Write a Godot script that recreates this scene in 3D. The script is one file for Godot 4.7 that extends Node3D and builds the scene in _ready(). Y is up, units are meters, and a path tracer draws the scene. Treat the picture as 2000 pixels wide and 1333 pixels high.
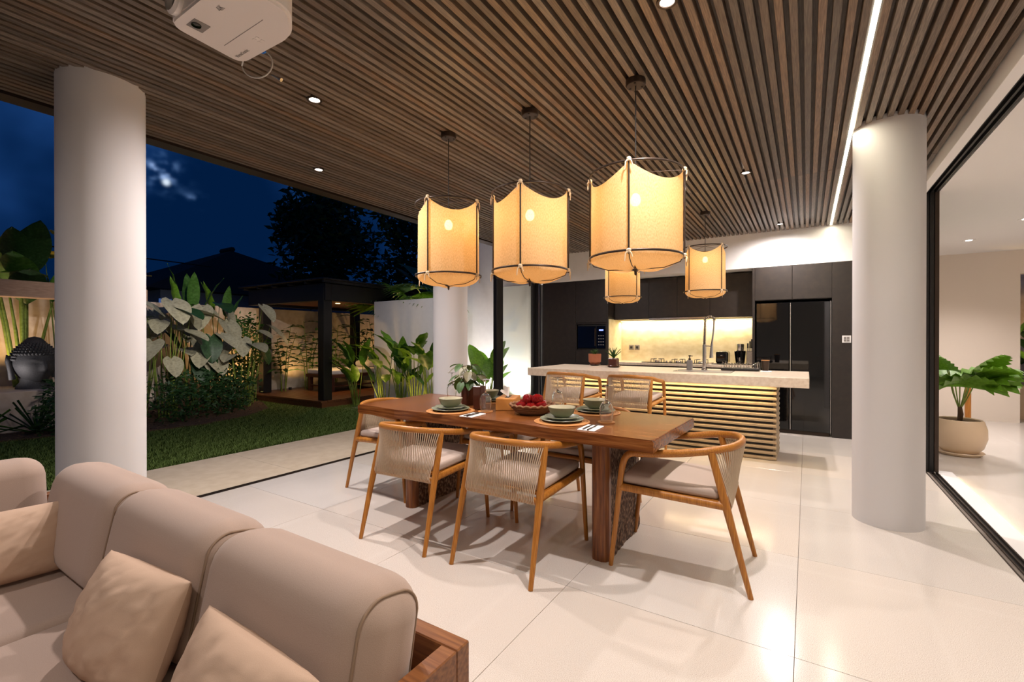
extends Node3D
# An open living pavilion at night. x runs along the kitchen wall, -z towards the kitchen, the camera stands over x = z = 0. Metres.

class MB:
	var V := PackedVector3Array()
	var N := PackedVector3Array()
	var U := PackedVector2Array()
	var I := PackedInt32Array()
	func vert(p: Vector3, n: Vector3, uv := Vector2.ZERO) -> int:
		V.append(p); N.append(n); U.append(uv)
		return V.size() - 1
	func tri(a: int, b: int, c: int) -> void:
		var f := (V[b] - V[a]).cross(V[c] - V[a])
		if f.length_squared() < 1e-16: return
		if f.dot(N[a] + N[b] + N[c]) > 0.0: I.append_array([a, c, b])
		else: I.append_array([a, b, c])
	func face(pts: Array, n: Vector3, uvs := []) -> void:
		var s := V.size()
		for k in pts.size(): vert(pts[k], n, uvs[k] if uvs.size() else Vector2.ZERO)
		for k in range(1, pts.size() - 1): tri(s, s + k, s + k + 1)
	# box with chamfered edges; uv runs along the longest side
	func box(c: Vector3, s: Vector3, bev := 0.0, b := Basis()) -> MB:
		var h := s * 0.5
		bev = minf(bev, minf(h.x, minf(h.y, h.z)) * 0.9)
		for a in 3:
			var a1 := (a + 1) % 3
			var a2 := (a + 2) % 3
			for sg in [-1.0, 1.0]:
				var pts := []
				var n := Vector3.ZERO
				n[a] = sg
				for q in [[-1, -1], [1, -1], [1, 1], [-1, 1]]:
					var p := Vector3.ZERO
					p[a] = sg * h[a]; p[a1] = q[0] * (h[a1] - bev); p[a2] = q[1] * (h[a2] - bev)
					pts.append(c + b * p)
				face(pts, b * n)
				if bev > 0.0:
					for sg2 in [-1.0, 1.0]:
						var e := []
						for t in [-1.0, 1.0]:
							for w in ([0, 1] if t < 0 else [1, 0]):
								var p := Vector3.ZERO
								p[a] = sg * (h[a] - (bev if w == 1 else 0.0)); p[a1] = sg2 * (h[a1] - (0.0 if w == 1 else bev)); p[a2] = t * (h[a2] - bev)
								e.append(c + b * p)
						var en := Vector3.ZERO
						en[a] = sg; en[a1] = sg2
						face(e, b * en.normalized())
		if bev > 0.0:
			for x in [-1.0, 1.0]:
				for y in [-1.0, 1.0]:
					for z in [-1.0, 1.0]:
						var g := Vector3(x, y, z)
						face([c + b * (g * Vector3(h.x, h.y - bev, h.z - bev)), c + b * (g * Vector3(h.x - bev, h.y, h.z - bev)), c + b * (g * Vector3(h.x - bev, h.y - bev, h.z))], b * g.normalized())
		return self
	func lohi(lo: Vector3, hi: Vector3, bev := 0.0) -> MB:
		return box((lo + hi) * 0.5, hi - lo, bev)
	# smooth sheet of points; way(+1/-1) turns the normals
	func grid(P: Array, wrap := false, way := 1.0) -> MB:
		var s := V.size()
		var R: int = P.size()
		var C: int = P[0].size()
		for i in R:
			for j in C:
				var pu: Vector3 = P[i][(j + 1) % C] if wrap else P[i][mini(j + 1, C - 1)]
				var mu: Vector3 = P[i][(j + C - 1) % C] if wrap else P[i][maxi(j - 1, 0)]
				var pv: Vector3 = P[mini(i + 1, R - 1)][j]
				var mv: Vector3 = P[maxi(i - 1, 0)][j]
				var n := (pu - mu).cross(pv - mv)
				if n.length_squared() < 1e-18:
					var o := 1 if i == 0 else R - 2
					n = (P[o][(j + 1) % C] - P[o][(j + C - 1) % C]).cross((pv - mv) if (pv - mv).length() > 1e-7 else Vector3.UP)
				vert(P[i][j], n.normalized() * way, Vector2(float(j) / (C if wrap else C - 1), float(i) / (R - 1)))
		for i in R - 1:
			for j in (C if wrap else C - 1):
				var a := s + i * C + j
				var b := s + i * C + (j + 1) % C
				tri(a, b, b + C); tri(a, b + C, a + C)
		return self
	# round bar along a path; rad is one number or one for each point; flat squeezes the section
	func tube(path: Array, rad, sides := 8, caps := true, flat := 1.0) -> MB:
		var rows := []
		var up := Vector3.UP
		var d0: Vector3 = (path[1] - path[0]).normalized()
		if absf(d0.dot(up)) > 0.9: up = Vector3.RIGHT
		for k in path.size():
			var d: Vector3 = (path[mini(k + 1, path.size() - 1)] - path[maxi(k - 1, 0)]).normalized()
			var sx := d.cross(up).normalized()
			up = sx.cross(d).normalized()
			var r: float = rad[k] if rad is Array else rad
			var row := PackedVector3Array()
			for q in sides:
				var a := TAU * q / sides
				row.append(path[k] + sx * cos(a) * r + up * sin(a) * r * flat)
			rows.append(row)
		var c0: Vector3 = path[0]
		grid(rows, true, -1.0)
		if caps:
			var e: Vector3 = (path[0] - path[1]).normalized()
			face(Array(rows[0]), e)
			e = (path[-1] - path[-2]).normalized()
			face(Array(rows[-1]), e)
		return self
	# turned shape: profile of (radius, height); corners sharper than about 40 degrees stay sharp
	func lathe(prof: Array, seg := 24, at := Vector3.ZERO, b := Basis()) -> MB:
		var run := [prof[0]]
		for k in range(1, prof.size()):
			run.append(prof[k])
			var stop := k == prof.size() - 1
			if not stop:
				var d1: Vector2 = (prof[k] - prof[k - 1]).normalized()
				var d2: Vector2 = (prof[k + 1] - prof[k]).normalized()
				stop = d1.dot(d2) < 0.76
			if stop:
				var rows := []
				for p in run:
					var row := PackedVector3Array()
					for q in seg:
						var a := TAU * q / seg
						row.append(at + b * Vector3(maxf(p.x, 1e-5) * cos(a), p.y, maxf(p.x, 1e-5) * sin(a)))
					rows.append(row)
				grid(rows, true, -1.0)
				run = [prof[k]]
		return self
	# flat outline (x, z) pushed up from y0 to y1
	func prism(poly: PackedVector2Array, y0: float, y1: float, at := Vector3.ZERO, b := Basis()) -> MB:
		var ids := Geometry2D.triangulate_polygon(poly)
		for yy in [y0, y1]:
			var s := V.size()
			for p in poly: vert(at + b * Vector3(p.x, yy, p.y), b * Vector3(0, 1.0 if yy == y1 else -1.0, 0))
			for k in range(0, ids.size(), 3): tri(s + ids[k], s + ids[k + 1], s + ids[k + 2])
		var ccw := not Geometry2D.is_polygon_clockwise(poly)
		for k in poly.size():
			var p := poly[k]
			var q := poly[(k + 1) % poly.size()]
			var n := Vector3(q.y - p.y, 0, p.x - q.x).normalized() * (1.0 if ccw else -1.0)
			face([at + b * Vector3(p.x, y0, p.y), at + b * Vector3(q.x, y0, q.y), at + b * Vector3(q.x, y1, q.y), at + b * Vector3(p.x, y1, p.y)], b * n)
		return self
	# soft block: rounded edges, belly on the two faces across `thin`
	func cushion(c: Vector3, s: Vector3, r: float, puff := 0.0, thin := 1, b := Basis()) -> MB:
		var h := s * 0.5
		for a in 3:
			var a1 := (a + 1) % 3
			var a2 := (a + 2) % 3
			var L1 := _steps(h[a1], r)
			var L2 := _steps(h[a2], r)
			for sg in [-1.0, 1.0]:
				var st := V.size()
				for u in L1:
					for w in L2:
						var p := Vector3.ZERO
						p[a] = sg * h[a]; p[a1] = u; p[a2] = w
						var inn := Vector3(clampf(p.x, -h.x + r, h.x - r), clampf(p.y, -h.y + r, h.y - r), clampf(p.z, -h.z + r, h.z - r))
						var d := (p - inn).normalized()
						p = inn + d * r
						var o1 := (thin + 1) % 3
						var o2 := (thin + 2) % 3
						p[thin] *= 1.0 + puff / h[thin] * (1.0 - pow(p[o1] / h[o1], 2.0)) * (1.0 - pow(p[o2] / h[o2], 2.0))
						vert(c + b * p, b * d, Vector2(u, w))
				for i in L1.size() - 1:
					for j in L2.size() - 1:
						var q := st + i * L2.size() + j
						tri(q, q + L2.size(), q + L2.size() + 1); tri(q, q + L2.size() + 1, q + 1)
		return self
	func _steps(h: float, r: float) -> Array:
		var o := []
		for k in 4: o.append(-h + r * (1.0 - cos(PI / 2 * k / 4.0)) * 1.0)
		for k in 7: o.append(lerpf(-h + r, h - r, k / 6.0))
		for k in 4: o.append(h - r * (1.0 - cos(PI / 2 * (3 - k) / 4.0)))
		return o
	func mesh() -> ArrayMesh:
		var a := []
		a.resize(Mesh.ARRAY_MAX)
		a[Mesh.ARRAY_VERTEX] = V; a[Mesh.ARRAY_NORMAL] = N; a[Mesh.ARRAY_TEX_UV] = U; a[Mesh.ARRAY_INDEX] = I
		var m := ArrayMesh.new()
		m.add_surface_from_arrays(Mesh.PRIMITIVE_TRIANGLES, a)
		return m

var names := {}
var M := {}

func numbered(called: String) -> String:
	names[called] = names.get(called, -1) + 1
	return called if names[called] == 0 else "%s_%03d" % [called, names[called]]

func tag(o: Node, label: String, category: String, group := "", kind := "") -> void:
	if label: o.set_meta("label", label)
	if category: o.set_meta("category", category)
	if group: o.set_meta("group", group)
	if kind: o.set_meta("kind", kind)

func thing(called: String, label: String, category: String, at := Vector3.ZERO, turn := 0.0, group := "") -> Node3D:
	var o := Node3D.new()
	o.name = numbered(called)
	add_child(o)
	o.position = at
	o.rotation.y = turn
	tag(o, label, category, group)
	return o

func part(parent: Node3D, called: String, shape, mat: Material, kind := "") -> MeshInstance3D:
	var o := MeshInstance3D.new()
	o.name = called
	o.mesh = shape.mesh() if shape is MB else shape
	o.material_override = null
	o.set_surface_override_material(0, mat)
	parent.add_child(o, true)
	if kind: o.set_meta("kind", kind)
	return o

func solo(called: String, shape, mat: Material, label: String, category: String, group := "", kind := "") -> MeshInstance3D:
	var o := part(self, called, shape, mat)
	o.name = numbered(called)
	tag(o, label, category, group, kind)
	return o

func struct(called: String, shape, mat: Material, label := "") -> MeshInstance3D:
	var o := part(self, called, shape, mat)
	o.set_meta("kind", "structure")
	if label: o.set_meta("label", label)
	return o

func copy(o: Node3D, label: String, at: Vector3, turn: float) -> Node3D:
	var c: Node3D = o.duplicate()
	c.name = numbered(String(o.name).trim_suffix("_001"))
	add_child(c)
	c.position = at
	c.rotation.y = turn
	if label: c.set_meta("label", label)
	return c

func mat(called: String, col: Color, rough := 0.6, metal := 0.0, spec := 0.5) -> StandardMaterial3D:
	var m := StandardMaterial3D.new()
	m.resource_name = called
	m.albedo_color = col
	m.roughness = rough
	m.metallic = metal
	m.metallic_specular = spec
	M[called] = m
	return m

func noise_tex(seed_: int, freq: float, octaves: int, stops: Array, kind := FastNoiseLite.TYPE_SIMPLEX_SMOOTH, size := 512) -> NoiseTexture2D:
	var n := FastNoiseLite.new()
	n.seed = seed_
	n.noise_type = kind
	n.frequency = freq
	n.fractal_octaves = octaves
	var g := Gradient.new()
	g.offsets = PackedFloat32Array(stops.map(func(s): return s[0]))
	g.colors = PackedColorArray(stops.map(func(s): return s[1]))
	var t := NoiseTexture2D.new()
	t.width = size; t.height = size
	t.seamless = true
	t.noise = n
	t.color_ramp = g
	return t

# grain stretched along one axis of the object by the triplanar scale
func grained(called: String, tex: Texture2D, scale_: Vector3, rough: float, world := false, spec := 0.5) -> StandardMaterial3D:
	var m := mat(called, Color.WHITE, rough, 0.0, spec)
	m.albedo_texture = tex
	m.uv1_triplanar = true
	m.uv1_world_triplanar = world
	m.uv1_scale = scale_
	m.uv1_triplanar_sharpness = 4.0
	return m

func relief(m: StandardMaterial3D, tex: Texture2D, cm: float) -> void:
	m.heightmap_enabled = true
	m.heightmap_texture = tex
	m.heightmap_scale = cm

func glow(called: String, col: Color, e: float) -> StandardMaterial3D:
	var m := mat(called, Color(0.9, 0.9, 0.9), 0.5)
	m.emission_enabled = true
	m.emission = col
	m.emission_energy_multiplier = e
	return m

func spot(called: String, at: Vector3, towards: Vector3, e: float, col: Color, angle: float, size := 0.03, blend := 0.6) -> void:
	var l := SpotLight3D.new()
	l.name = called
	add_child(l, true)
	var up := Vector3.RIGHT if absf(towards.normalized().y) > 0.95 else Vector3.UP
	l.look_at_from_position(at, at + towards, up)
	l.light_energy = e; l.light_color = col; l.spot_angle = angle; l.light_size = size
	l.spot_angle_attenuation = blend; l.spot_range = 30.0; l.spot_attenuation = 2.0; l.shadow_enabled = true

func omni(called: String, at: Vector3, e: float, col: Color, size := 0.04) -> void:
	var l := OmniLight3D.new()
	l.name = called
	add_child(l, true)
	l.position = at
	l.light_energy = e; l.light_color = col; l.light_size = size; l.omni_range = 30.0; l.omni_attenuation = 2.0; l.shadow_enabled = true

func area(called: String, at: Vector3, towards: Vector3, along: Vector3, size: Vector2, e: float, col: Color) -> void:
	var l := AreaLight3D.new()
	l.name = called
	add_child(l, true)
	var z := -towards.normalized()
	var x := along.normalized()
	l.transform = Transform3D(Basis(x, z.cross(x), z), at)
	l.area_size = size
	l.light_energy = e; l.light_color = col; l.area_range = 30.0; l.area_attenuation = 2.0; l.shadow_enabled = true

func make_materials() -> void:
	var c := func(r, g, b): return Color(r / 255.0, g / 255.0, b / 255.0)
	var grain := noise_tex(3, 0.02, 4, [[0.0, c.call(146, 88, 30)], [0.5, c.call(174, 112, 42)], [1.0, c.call(194, 134, 58)]])
	grained("teak", grain, Vector3(11, 0.45, 11), 0.4)
	grained("teak_x", grain, Vector3(0.45, 11, 11), 0.4)
	var slab := noise_tex(8, 0.016, 5, [[0.0, c.call(82, 42, 17)], [0.4, c.call(114, 64, 28)], [0.65, c.call(132, 79, 37)], [1.0, c.call(160, 107, 57)]])
	grained("walnut", slab, Vector3(0.3, 5, 5), 0.25)
	grained("walnut_leg", slab, Vector3(5, 0.4, 5), 0.4)
	grained("frame_wood", noise_tex(31, 0.016, 5, [[0.0, c.call(96, 54, 26)], [0.5, c.call(130, 78, 38)], [1.0, c.call(156, 102, 56)]]), Vector3(0.4, 7, 7), 0.4)
	var bark := noise_tex(12, 0.03, 5, [[0.0, c.call(40, 26, 20)], [0.45, c.call(86, 62, 48)], [0.6, c.call(122, 96, 78)], [1.0, c.call(176, 152, 130)]])
	relief(grained("bark", bark, Vector3(3, 1.6, 3), 0.8), bark, 1.2)
	var lath := noise_tex(5, 0.02, 4, [[0.0, c.call(86, 75, 65)], [0.5, c.call(114, 101, 89)], [1.0, c.call(144, 130, 115)]])
	for k in 4:
		var m := grained("slat_%d" % k, lath, Vector3(16, 16, 0.7), 0.5, true)
		m.albedo_color = [Color(1, 1, 1), Color(0.86, 0.83, 0.8), Color(1.0, 0.93, 0.86), Color(0.8, 0.8, 0.8)][k]
		m.uv1_offset = Vector3(0.13 * k, 0.31 * k, 0.27 * k)
	grained("island_slat", noise_tex(6, 0.02, 4, [[0.0, c.call(150, 130, 104)], [0.5, c.call(178, 156, 126)], [1.0, c.call(196, 176, 148)]]), Vector3(0.8, 14, 14), 0.5, true)
	# terrazzo: fine chips over faint clouds
	for k in 3:
		var t := grained("terrazzo_%d" % k, noise_tex(40 + k, 0.24, 2, [[0.0, c.call(150, 136, 124)], [0.28, c.call(190, 178, 168)], [0.4, c.call(212, 206, 199)], [0.62, c.call(219, 214, 208)], [1.0, c.call(236, 233, 229)]], FastNoiseLite.TYPE_SIMPLEX, 1024), Vector3(1.15, 1.15, 1.15), 0.15, true, 0.5)
		t.albedo_color = [Color(1, 1, 1), Color(0.975, 0.97, 0.965), Color(1, 0.985, 0.97)][k]
	grained("paving", noise_tex(45, 0.02, 5, [[0.0, c.call(200, 182, 156)], [0.5, c.call(208, 191, 166)], [1.0, c.call(216, 200, 177)]]), Vector3(0.6, 0.6, 0.6), 0.55, true)
	mat("grout", c.call(120, 110, 102), 0.9)
	grained("plaster", noise_tex(51, 0.02, 4, [[0.0, c.call(226, 225, 224)], [1.0, c.call(231, 230, 229)]]), Vector3(0.8, 0.8, 0.8), 0.75, true, 0.3)
	mat("column_paint", c.call(208, 206, 206), 0.7, 0.0, 0.3)
	mat("white_paint", c.call(226, 224, 222), 0.7, 0.0, 0.3)
	grained("garden_wall", noise_tex(52, 0.02, 5, [[0.0, c.call(192, 172, 152)], [0.5, c.call(208, 192, 174)], [1.0, c.call(218, 204, 188)]]), Vector3(0.5, 0.5, 0.5), 0.85, true, 0.3)
	mat("inner_wall", c.call(224, 213, 200), 0.75, 0.0, 0.3)
	mat("black_metal", c.call(30, 28, 27), 0.42, 0.3)
	mat("black_matt", c.call(24, 23, 22), 0.6)
	mat("bronze", c.call(62, 50, 42), 0.4, 0.6)
	var dk := noise_tex(61, 0.012, 5, [[0.0, c.call(34, 29, 26)], [0.5, c.call(40, 34, 30)], [1.0, c.call(48, 40, 34)]])
	grained("cabinet", dk, Vector3(1.4, 1.4, 1.4), 0.42)
	var brass := grained("brass_panel", noise_tex(63, 0.012, 5, [[0.0, c.call(208, 193, 152)], [0.5, c.call(220, 208, 174)], [1.0, c.call(232, 222, 194)]]), Vector3(0.9, 1.3, 0.9), 0.36)
	brass.metallic = 0.1
	grained("counter_stone", noise_tex(64, 0.03, 5, [[0.0, c.call(200, 180, 158)], [0.5, c.call(214, 197, 176)], [1.0, c.call(224, 210, 192)]]), Vector3(1.2, 1.2, 1.2), 0.3)
	mat("gloss_black", c.call(8, 8, 9), 0.04, 0.0, 0.6)
	mat("steel", c.call(196, 192, 188), 0.25, 1.0)
	mat("chrome", c.call(222, 220, 218), 0.1, 1.0)
	var weave := noise_tex(71, 0.3, 2, [[0.0, Color(0.3, 0.3, 0.3)], [1.0, Color(0.8, 0.8, 0.8)]])
	var sofa := grained("sofa_cloth", noise_tex(72, 0.35, 2, [[0.0, c.call(166, 143, 130)], [1.0, c.call(188, 167, 154)]]), Vector3(3, 3, 3), 0.9, false, 0.25)
	relief(sofa, weave, 0.04)
	sofa.rim_enabled = true; sofa.rim = 0.3
	var pc := grained("pillow_cloth", noise_tex(73, 0.35, 2, [[0.0, c.call(190, 160, 138)], [1.0, c.call(208, 180, 158)]]), Vector3(4, 4, 4), 0.92, false, 0.2)
	relief(pc, weave, 0.03)
	mat("piping", c.call(150, 126, 106), 0.9)
	var seat := grained("seat_cloth", noise_tex(74, 0.35, 2, [[0.0, c.call(176, 158, 146)], [1.0, c.call(196, 180, 168)]]), Vector3(4, 4, 4), 0.92, false, 0.2)
	relief(seat, weave, 0.03)
	mat("rope", c.call(196, 176, 152), 0.85)
	var linen := mat("linen", Color(0.95, 0.86, 0.7, 0.94), 0.95, 0.0, 0.1)
	linen.albedo_texture = noise_tex(75, 0.12, 3, [[0.0, Color(0.8, 0.76, 0.69)], [0.5, Color(0.93, 0.91, 0.88)], [1.0, Color(1, 1, 1)]])
	linen.uv1_triplanar = true
	linen.uv1_scale = Vector3(3, 0.9, 3)
	linen.transparency = BaseMaterial3D.TRANSPARENCY_ALPHA
	linen.cull_mode = BaseMaterial3D.CULL_DISABLED
	linen.backlight_enabled = true
	linen.backlight = Color(1.0, 0.98, 0.94)
	mat("tie_cloth", c.call(214, 190, 156), 0.9)
	mat("projector_white", c.call(222, 214, 208), 0.45)
	mat("projector_grey", c.call(130, 124, 120), 0.4)
	mat("cable", c.call(200, 196, 190), 0.5)
	var gl := mat("clear_glass", Color(0.96, 0.98, 0.98, 0.06), 0.02)
	gl.transparency = BaseMaterial3D.TRANSPARENCY_ALPHA
	var wg := mat("wine_glass", Color(1, 1, 1, 0.02), 0.0)
	wg.refraction_enabled = true
	wg.refraction_scale = 0.05
	mat("frosted", c.call(214, 222, 217), 0.35, 0.0, 0.4)
	mat("ceramic", c.call(130, 134, 108), 0.3)
	mat("ceramic_in", c.call(196, 190, 164), 0.25)
	mat("terracotta", c.call(156, 92, 62), 0.7)
	mat("brown_glaze", c.call(74, 36, 24), 0.25)
	mat("rattan", c.call(184, 126, 68), 0.75)
	mat("basket", c.call(134, 94, 62), 0.8)
	mat("tissue_wood", c.call(196, 132, 62), 0.5)
	mat("paper_white", c.call(240, 238, 236), 0.8)
	grained("apple", noise_tex(81, 0.04, 3, [[0.0, c.call(78, 8, 12)], [0.6, c.call(126, 16, 18)], [1.0, c.call(166, 62, 36)]]), Vector3(9, 3, 9), 0.16)
	mat("soil", c.call(46, 34, 26), 0.95)
	mat("pot_cream", c.call(216, 190, 158), 0.35)
	mat("trunk", c.call(84, 62, 42), 0.9)
	for L in [["leaf_bright", 96, 140, 34], ["leaf_mid", 62, 104, 36], ["leaf_dark", 38, 70, 32], ["leaf_silver", 160, 156, 128], ["leaf_yellow", 176, 160, 60], ["leaf_fern", 78, 110, 60], ["stem_green", 122, 142, 58]]:
		var base := Color(L[1] / 255.0, L[2] / 255.0, L[3] / 255.0)
		var lm := mat(L[0], Color.WHITE, 0.45, 0.0, 0.4)
		lm.albedo_texture = noise_tex(90 + L[1], 0.02, 3, [[0.0, base.darkened(0.22)], [0.5, base], [1.0, base.lightened(0.14)]], FastNoiseLite.TYPE_SIMPLEX_SMOOTH, 256)
		lm.uv1_triplanar = true
		lm.uv1_scale = Vector3(3, 3, 3)
		lm.cull_mode = BaseMaterial3D.CULL_DISABLED
		lm.backlight_enabled = true
		lm.backlight = Color(0.5, 0.55, 0.3)
	M["leaf_silver"].backlight_enabled = false
	mat("grass", c.call(92, 114, 46), 0.8)
	grained("lawn_soil", noise_tex(85, 0.03, 4, [[0.0, c.call(58, 72, 32)], [1.0, c.call(90, 108, 50)]]), Vector3(0.8, 0.8, 0.8), 0.95, true)
	grained("mulch", noise_tex(86, 0.08, 4, [[0.0, c.call(38, 26, 20)], [0.5, c.call(74, 54, 40)], [1.0, c.call(120, 96, 74)]]), Vector3(1.5, 1.5, 1.5), 0.95, true)
	mat("litter", c.call(112, 84, 58), 0.9)
	grained("deck_wood", noise_tex(87, 0.02, 4, [[0.0, c.call(72, 40, 24)], [1.0, c.call(122, 76, 46)]]), Vector3(1.0, 12, 12), 0.4)
	var stone := noise_tex(88, 0.04, 4, [[0.0, c.call(30, 30, 32)], [1.0, c.call(66, 66, 68)]])
	relief(grained("statue_stone", stone, Vector3(3, 3, 3), 0.7), stone, 0.15)
	grained("beam_wood", noise_tex(89, 0.02, 4, [[0.0, c.call(150, 118, 94)], [1.0, c.call(186, 154, 128)]]), Vector3(6, 6, 0.7), 0.7)
	mat("roof_tile", c.call(34, 28, 26), 0.9)
	mat("house_wall", c.call(120, 128, 140), 0.9)
	glow("lamp_warm", Color(1.0, 0.84, 0.6), 24.0)
	glow("led_warm", Color(1.0, 0.88, 0.62), 3.0)
	glow("led_neutral", Color(1.0, 0.97, 0.86), 2.6)
	glow("downlight_glow", Color(1.0, 0.95, 0.9), 14.0)
	glow("display_blue", Color(0.2, 0.5, 1.0), 1.2)
	glow("window_lit", Color(0.16, 0.4, 0.75), 0.35)
const EYE := 1.266
const CEIL := 2.74
const NEUTRAL := Color(1.0, 0.955, 0.94)
const WARM := Color(1.0, 0.77, 0.47)
const AMBER := Color(1.0, 0.8, 0.5)
# every downlight of the slatted ceiling: x, z (the last two stand behind the camera)
const DOWNLIGHTS := [[-2.556, -1.755], [-3.575, -2.495], [-0.458, -4.566], [-0.292, -6.826], [-0.517, -2.072], [-2.9, -5.6], [-2.556, 0.6], [-0.517, 0.6]]

func night_sky() -> Sky:
	var w := 2048
	var h := 1024
	var n := FastNoiseLite.new()
	n.seed = 21; n.noise_type = FastNoiseLite.TYPE_SIMPLEX_SMOOTH; n.frequency = 0.006; n.fractal_octaves = 5
	var src := n.get_seamless_image(w, h).get_data()
	var out := PackedByteArray()
	out.resize(w * h * 3)
	var lut := []
	for k in 256:
		var t := smoothstep(70.0, 210.0, float(k))
		lut.append([int(lerpf(2, 26, t)), int(lerpf(27, 62, t)), int(lerpf(62, 116, t))])
	for k in w * h:
		var q: Array = lut[src[k]]
		out[k * 3] = q[0]; out[k * 3 + 1] = q[1]; out[k * 3 + 2] = q[2]
	# thin cloud lit by the moon behind it
	var moon := Vector3(-1.166, 0.341, -0.443).normalized()
	var cu := fposmod(atan2(moon.x, -moon.z) / TAU, 1.0) * w
	var cv := acos(moon.y) / PI * h
	var wisp := FastNoiseLite.new()
	wisp.seed = 4; wisp.noise_type = FastNoiseLite.TYPE_SIMPLEX_SMOOTH; wisp.frequency = 0.075; wisp.fractal_octaves = 4
	for dy in range(-30, 31):
		for dx in range(-36, 37):
			var x := int(cu) + dx
			var y := int(cv) + dy
			var v := wisp.get_noise_2d(dx, dy * 1.3) * 0.5 + 0.5
			var f := exp(-(pow((dx + 3) / 9.0, 2.0) + pow((dy + 5) / 7.5, 2.0))) + 0.5 * exp(-(pow((dx - 13) / 7.0, 2.0) + pow((dy - 7) / 3.0, 2.0)))
			var a := clampf(f * smoothstep(0.42, 0.75, v) * 1.3, 0.0, 1.0)
			var m := clampf(1.6 - Vector2(dx, dy).length() / 1.6, 0.0, 1.0)
			var at := (y * w + x) * 3
			for c in 3:
				var to: float = lerpf(out[at + c], [150, 178, 226][c], a)
				out[at + c] = int(lerpf(to, [226, 240, 255][c], m))
	var pan := PanoramaSkyMaterial.new()
	pan.panorama = ImageTexture.create_from_image(Image.create_from_data(w, h, false, Image.FORMAT_RGB8, out))
	pan.energy_multiplier = 1.0
	var s := Sky.new()
	s.sky_material = pan
	return s

func _ready() -> void:
	var cam := Camera3D.new()
	cam.name = "camera"
	add_child(cam)
	cam.position = Vector3(0, EYE, 0)
	cam.rotation = Vector3(-0.0033, atan(576.0 / 905.0), 0)
	cam.fov = rad_to_deg(2.0 * atan(666.5 / 905.0))
	cam.near = 0.02
	cam.far = 400.0
	cam.current = true
	var env := Environment.new()
	env.background_mode = Environment.BG_SKY
	env.sky = night_sky()
	env.tonemap_mode = Environment.TONE_MAPPER_LINEAR
	env.tonemap_exposure = 1.0
	env.sdfgi_enabled = true; env.ssao_enabled = true; env.ssil_enabled = true
	var we := WorldEnvironment.new()
	we.name = "surroundings"
	we.environment = env
	add_child(we)
	# long lights: ceiling strip, under the wall cabinets, under the island top, along the threshold
	area("ceiling_strip_light", Vector3(0.26, CEIL - 0.012, -2.6), Vector3.DOWN, Vector3.BACK, Vector2(9.2, 0.022), 4.6, Color(1.0, 0.95, 0.84))
	area("cabinet_strip_light", Vector3(-1.69, 1.565, -7.79), Vector3(0, -1, -0.15), Vector3.RIGHT, Vector2(2.04, 0.016), 2.2, Color(1.0, 0.91, 0.74))
	area("island_strip_light", Vector3(-1.62, 0.79, -5.44), Vector3(0, -1, -0.12), Vector3.RIGHT, Vector2(2.66, 0.012), 1.3, Color(1.0, 0.88, 0.66))
	area("threshold_strip_light", Vector3(1.172, -0.035, -2.0), Vector3(1, -0.4, 0), Vector3.BACK, Vector2(8.0, 0.012), 1.6, Color(1.0, 0.9, 0.72))
	make_materials()
	build_shell()
	build_ceiling()
	build_kitchen()
	build_island()
	build_dining()
	build_pendants()
	build_sofa()
	build_table_things()
	build_counter_things()
	build_projector()
	build_inner_room()
	build_garden()

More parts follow.
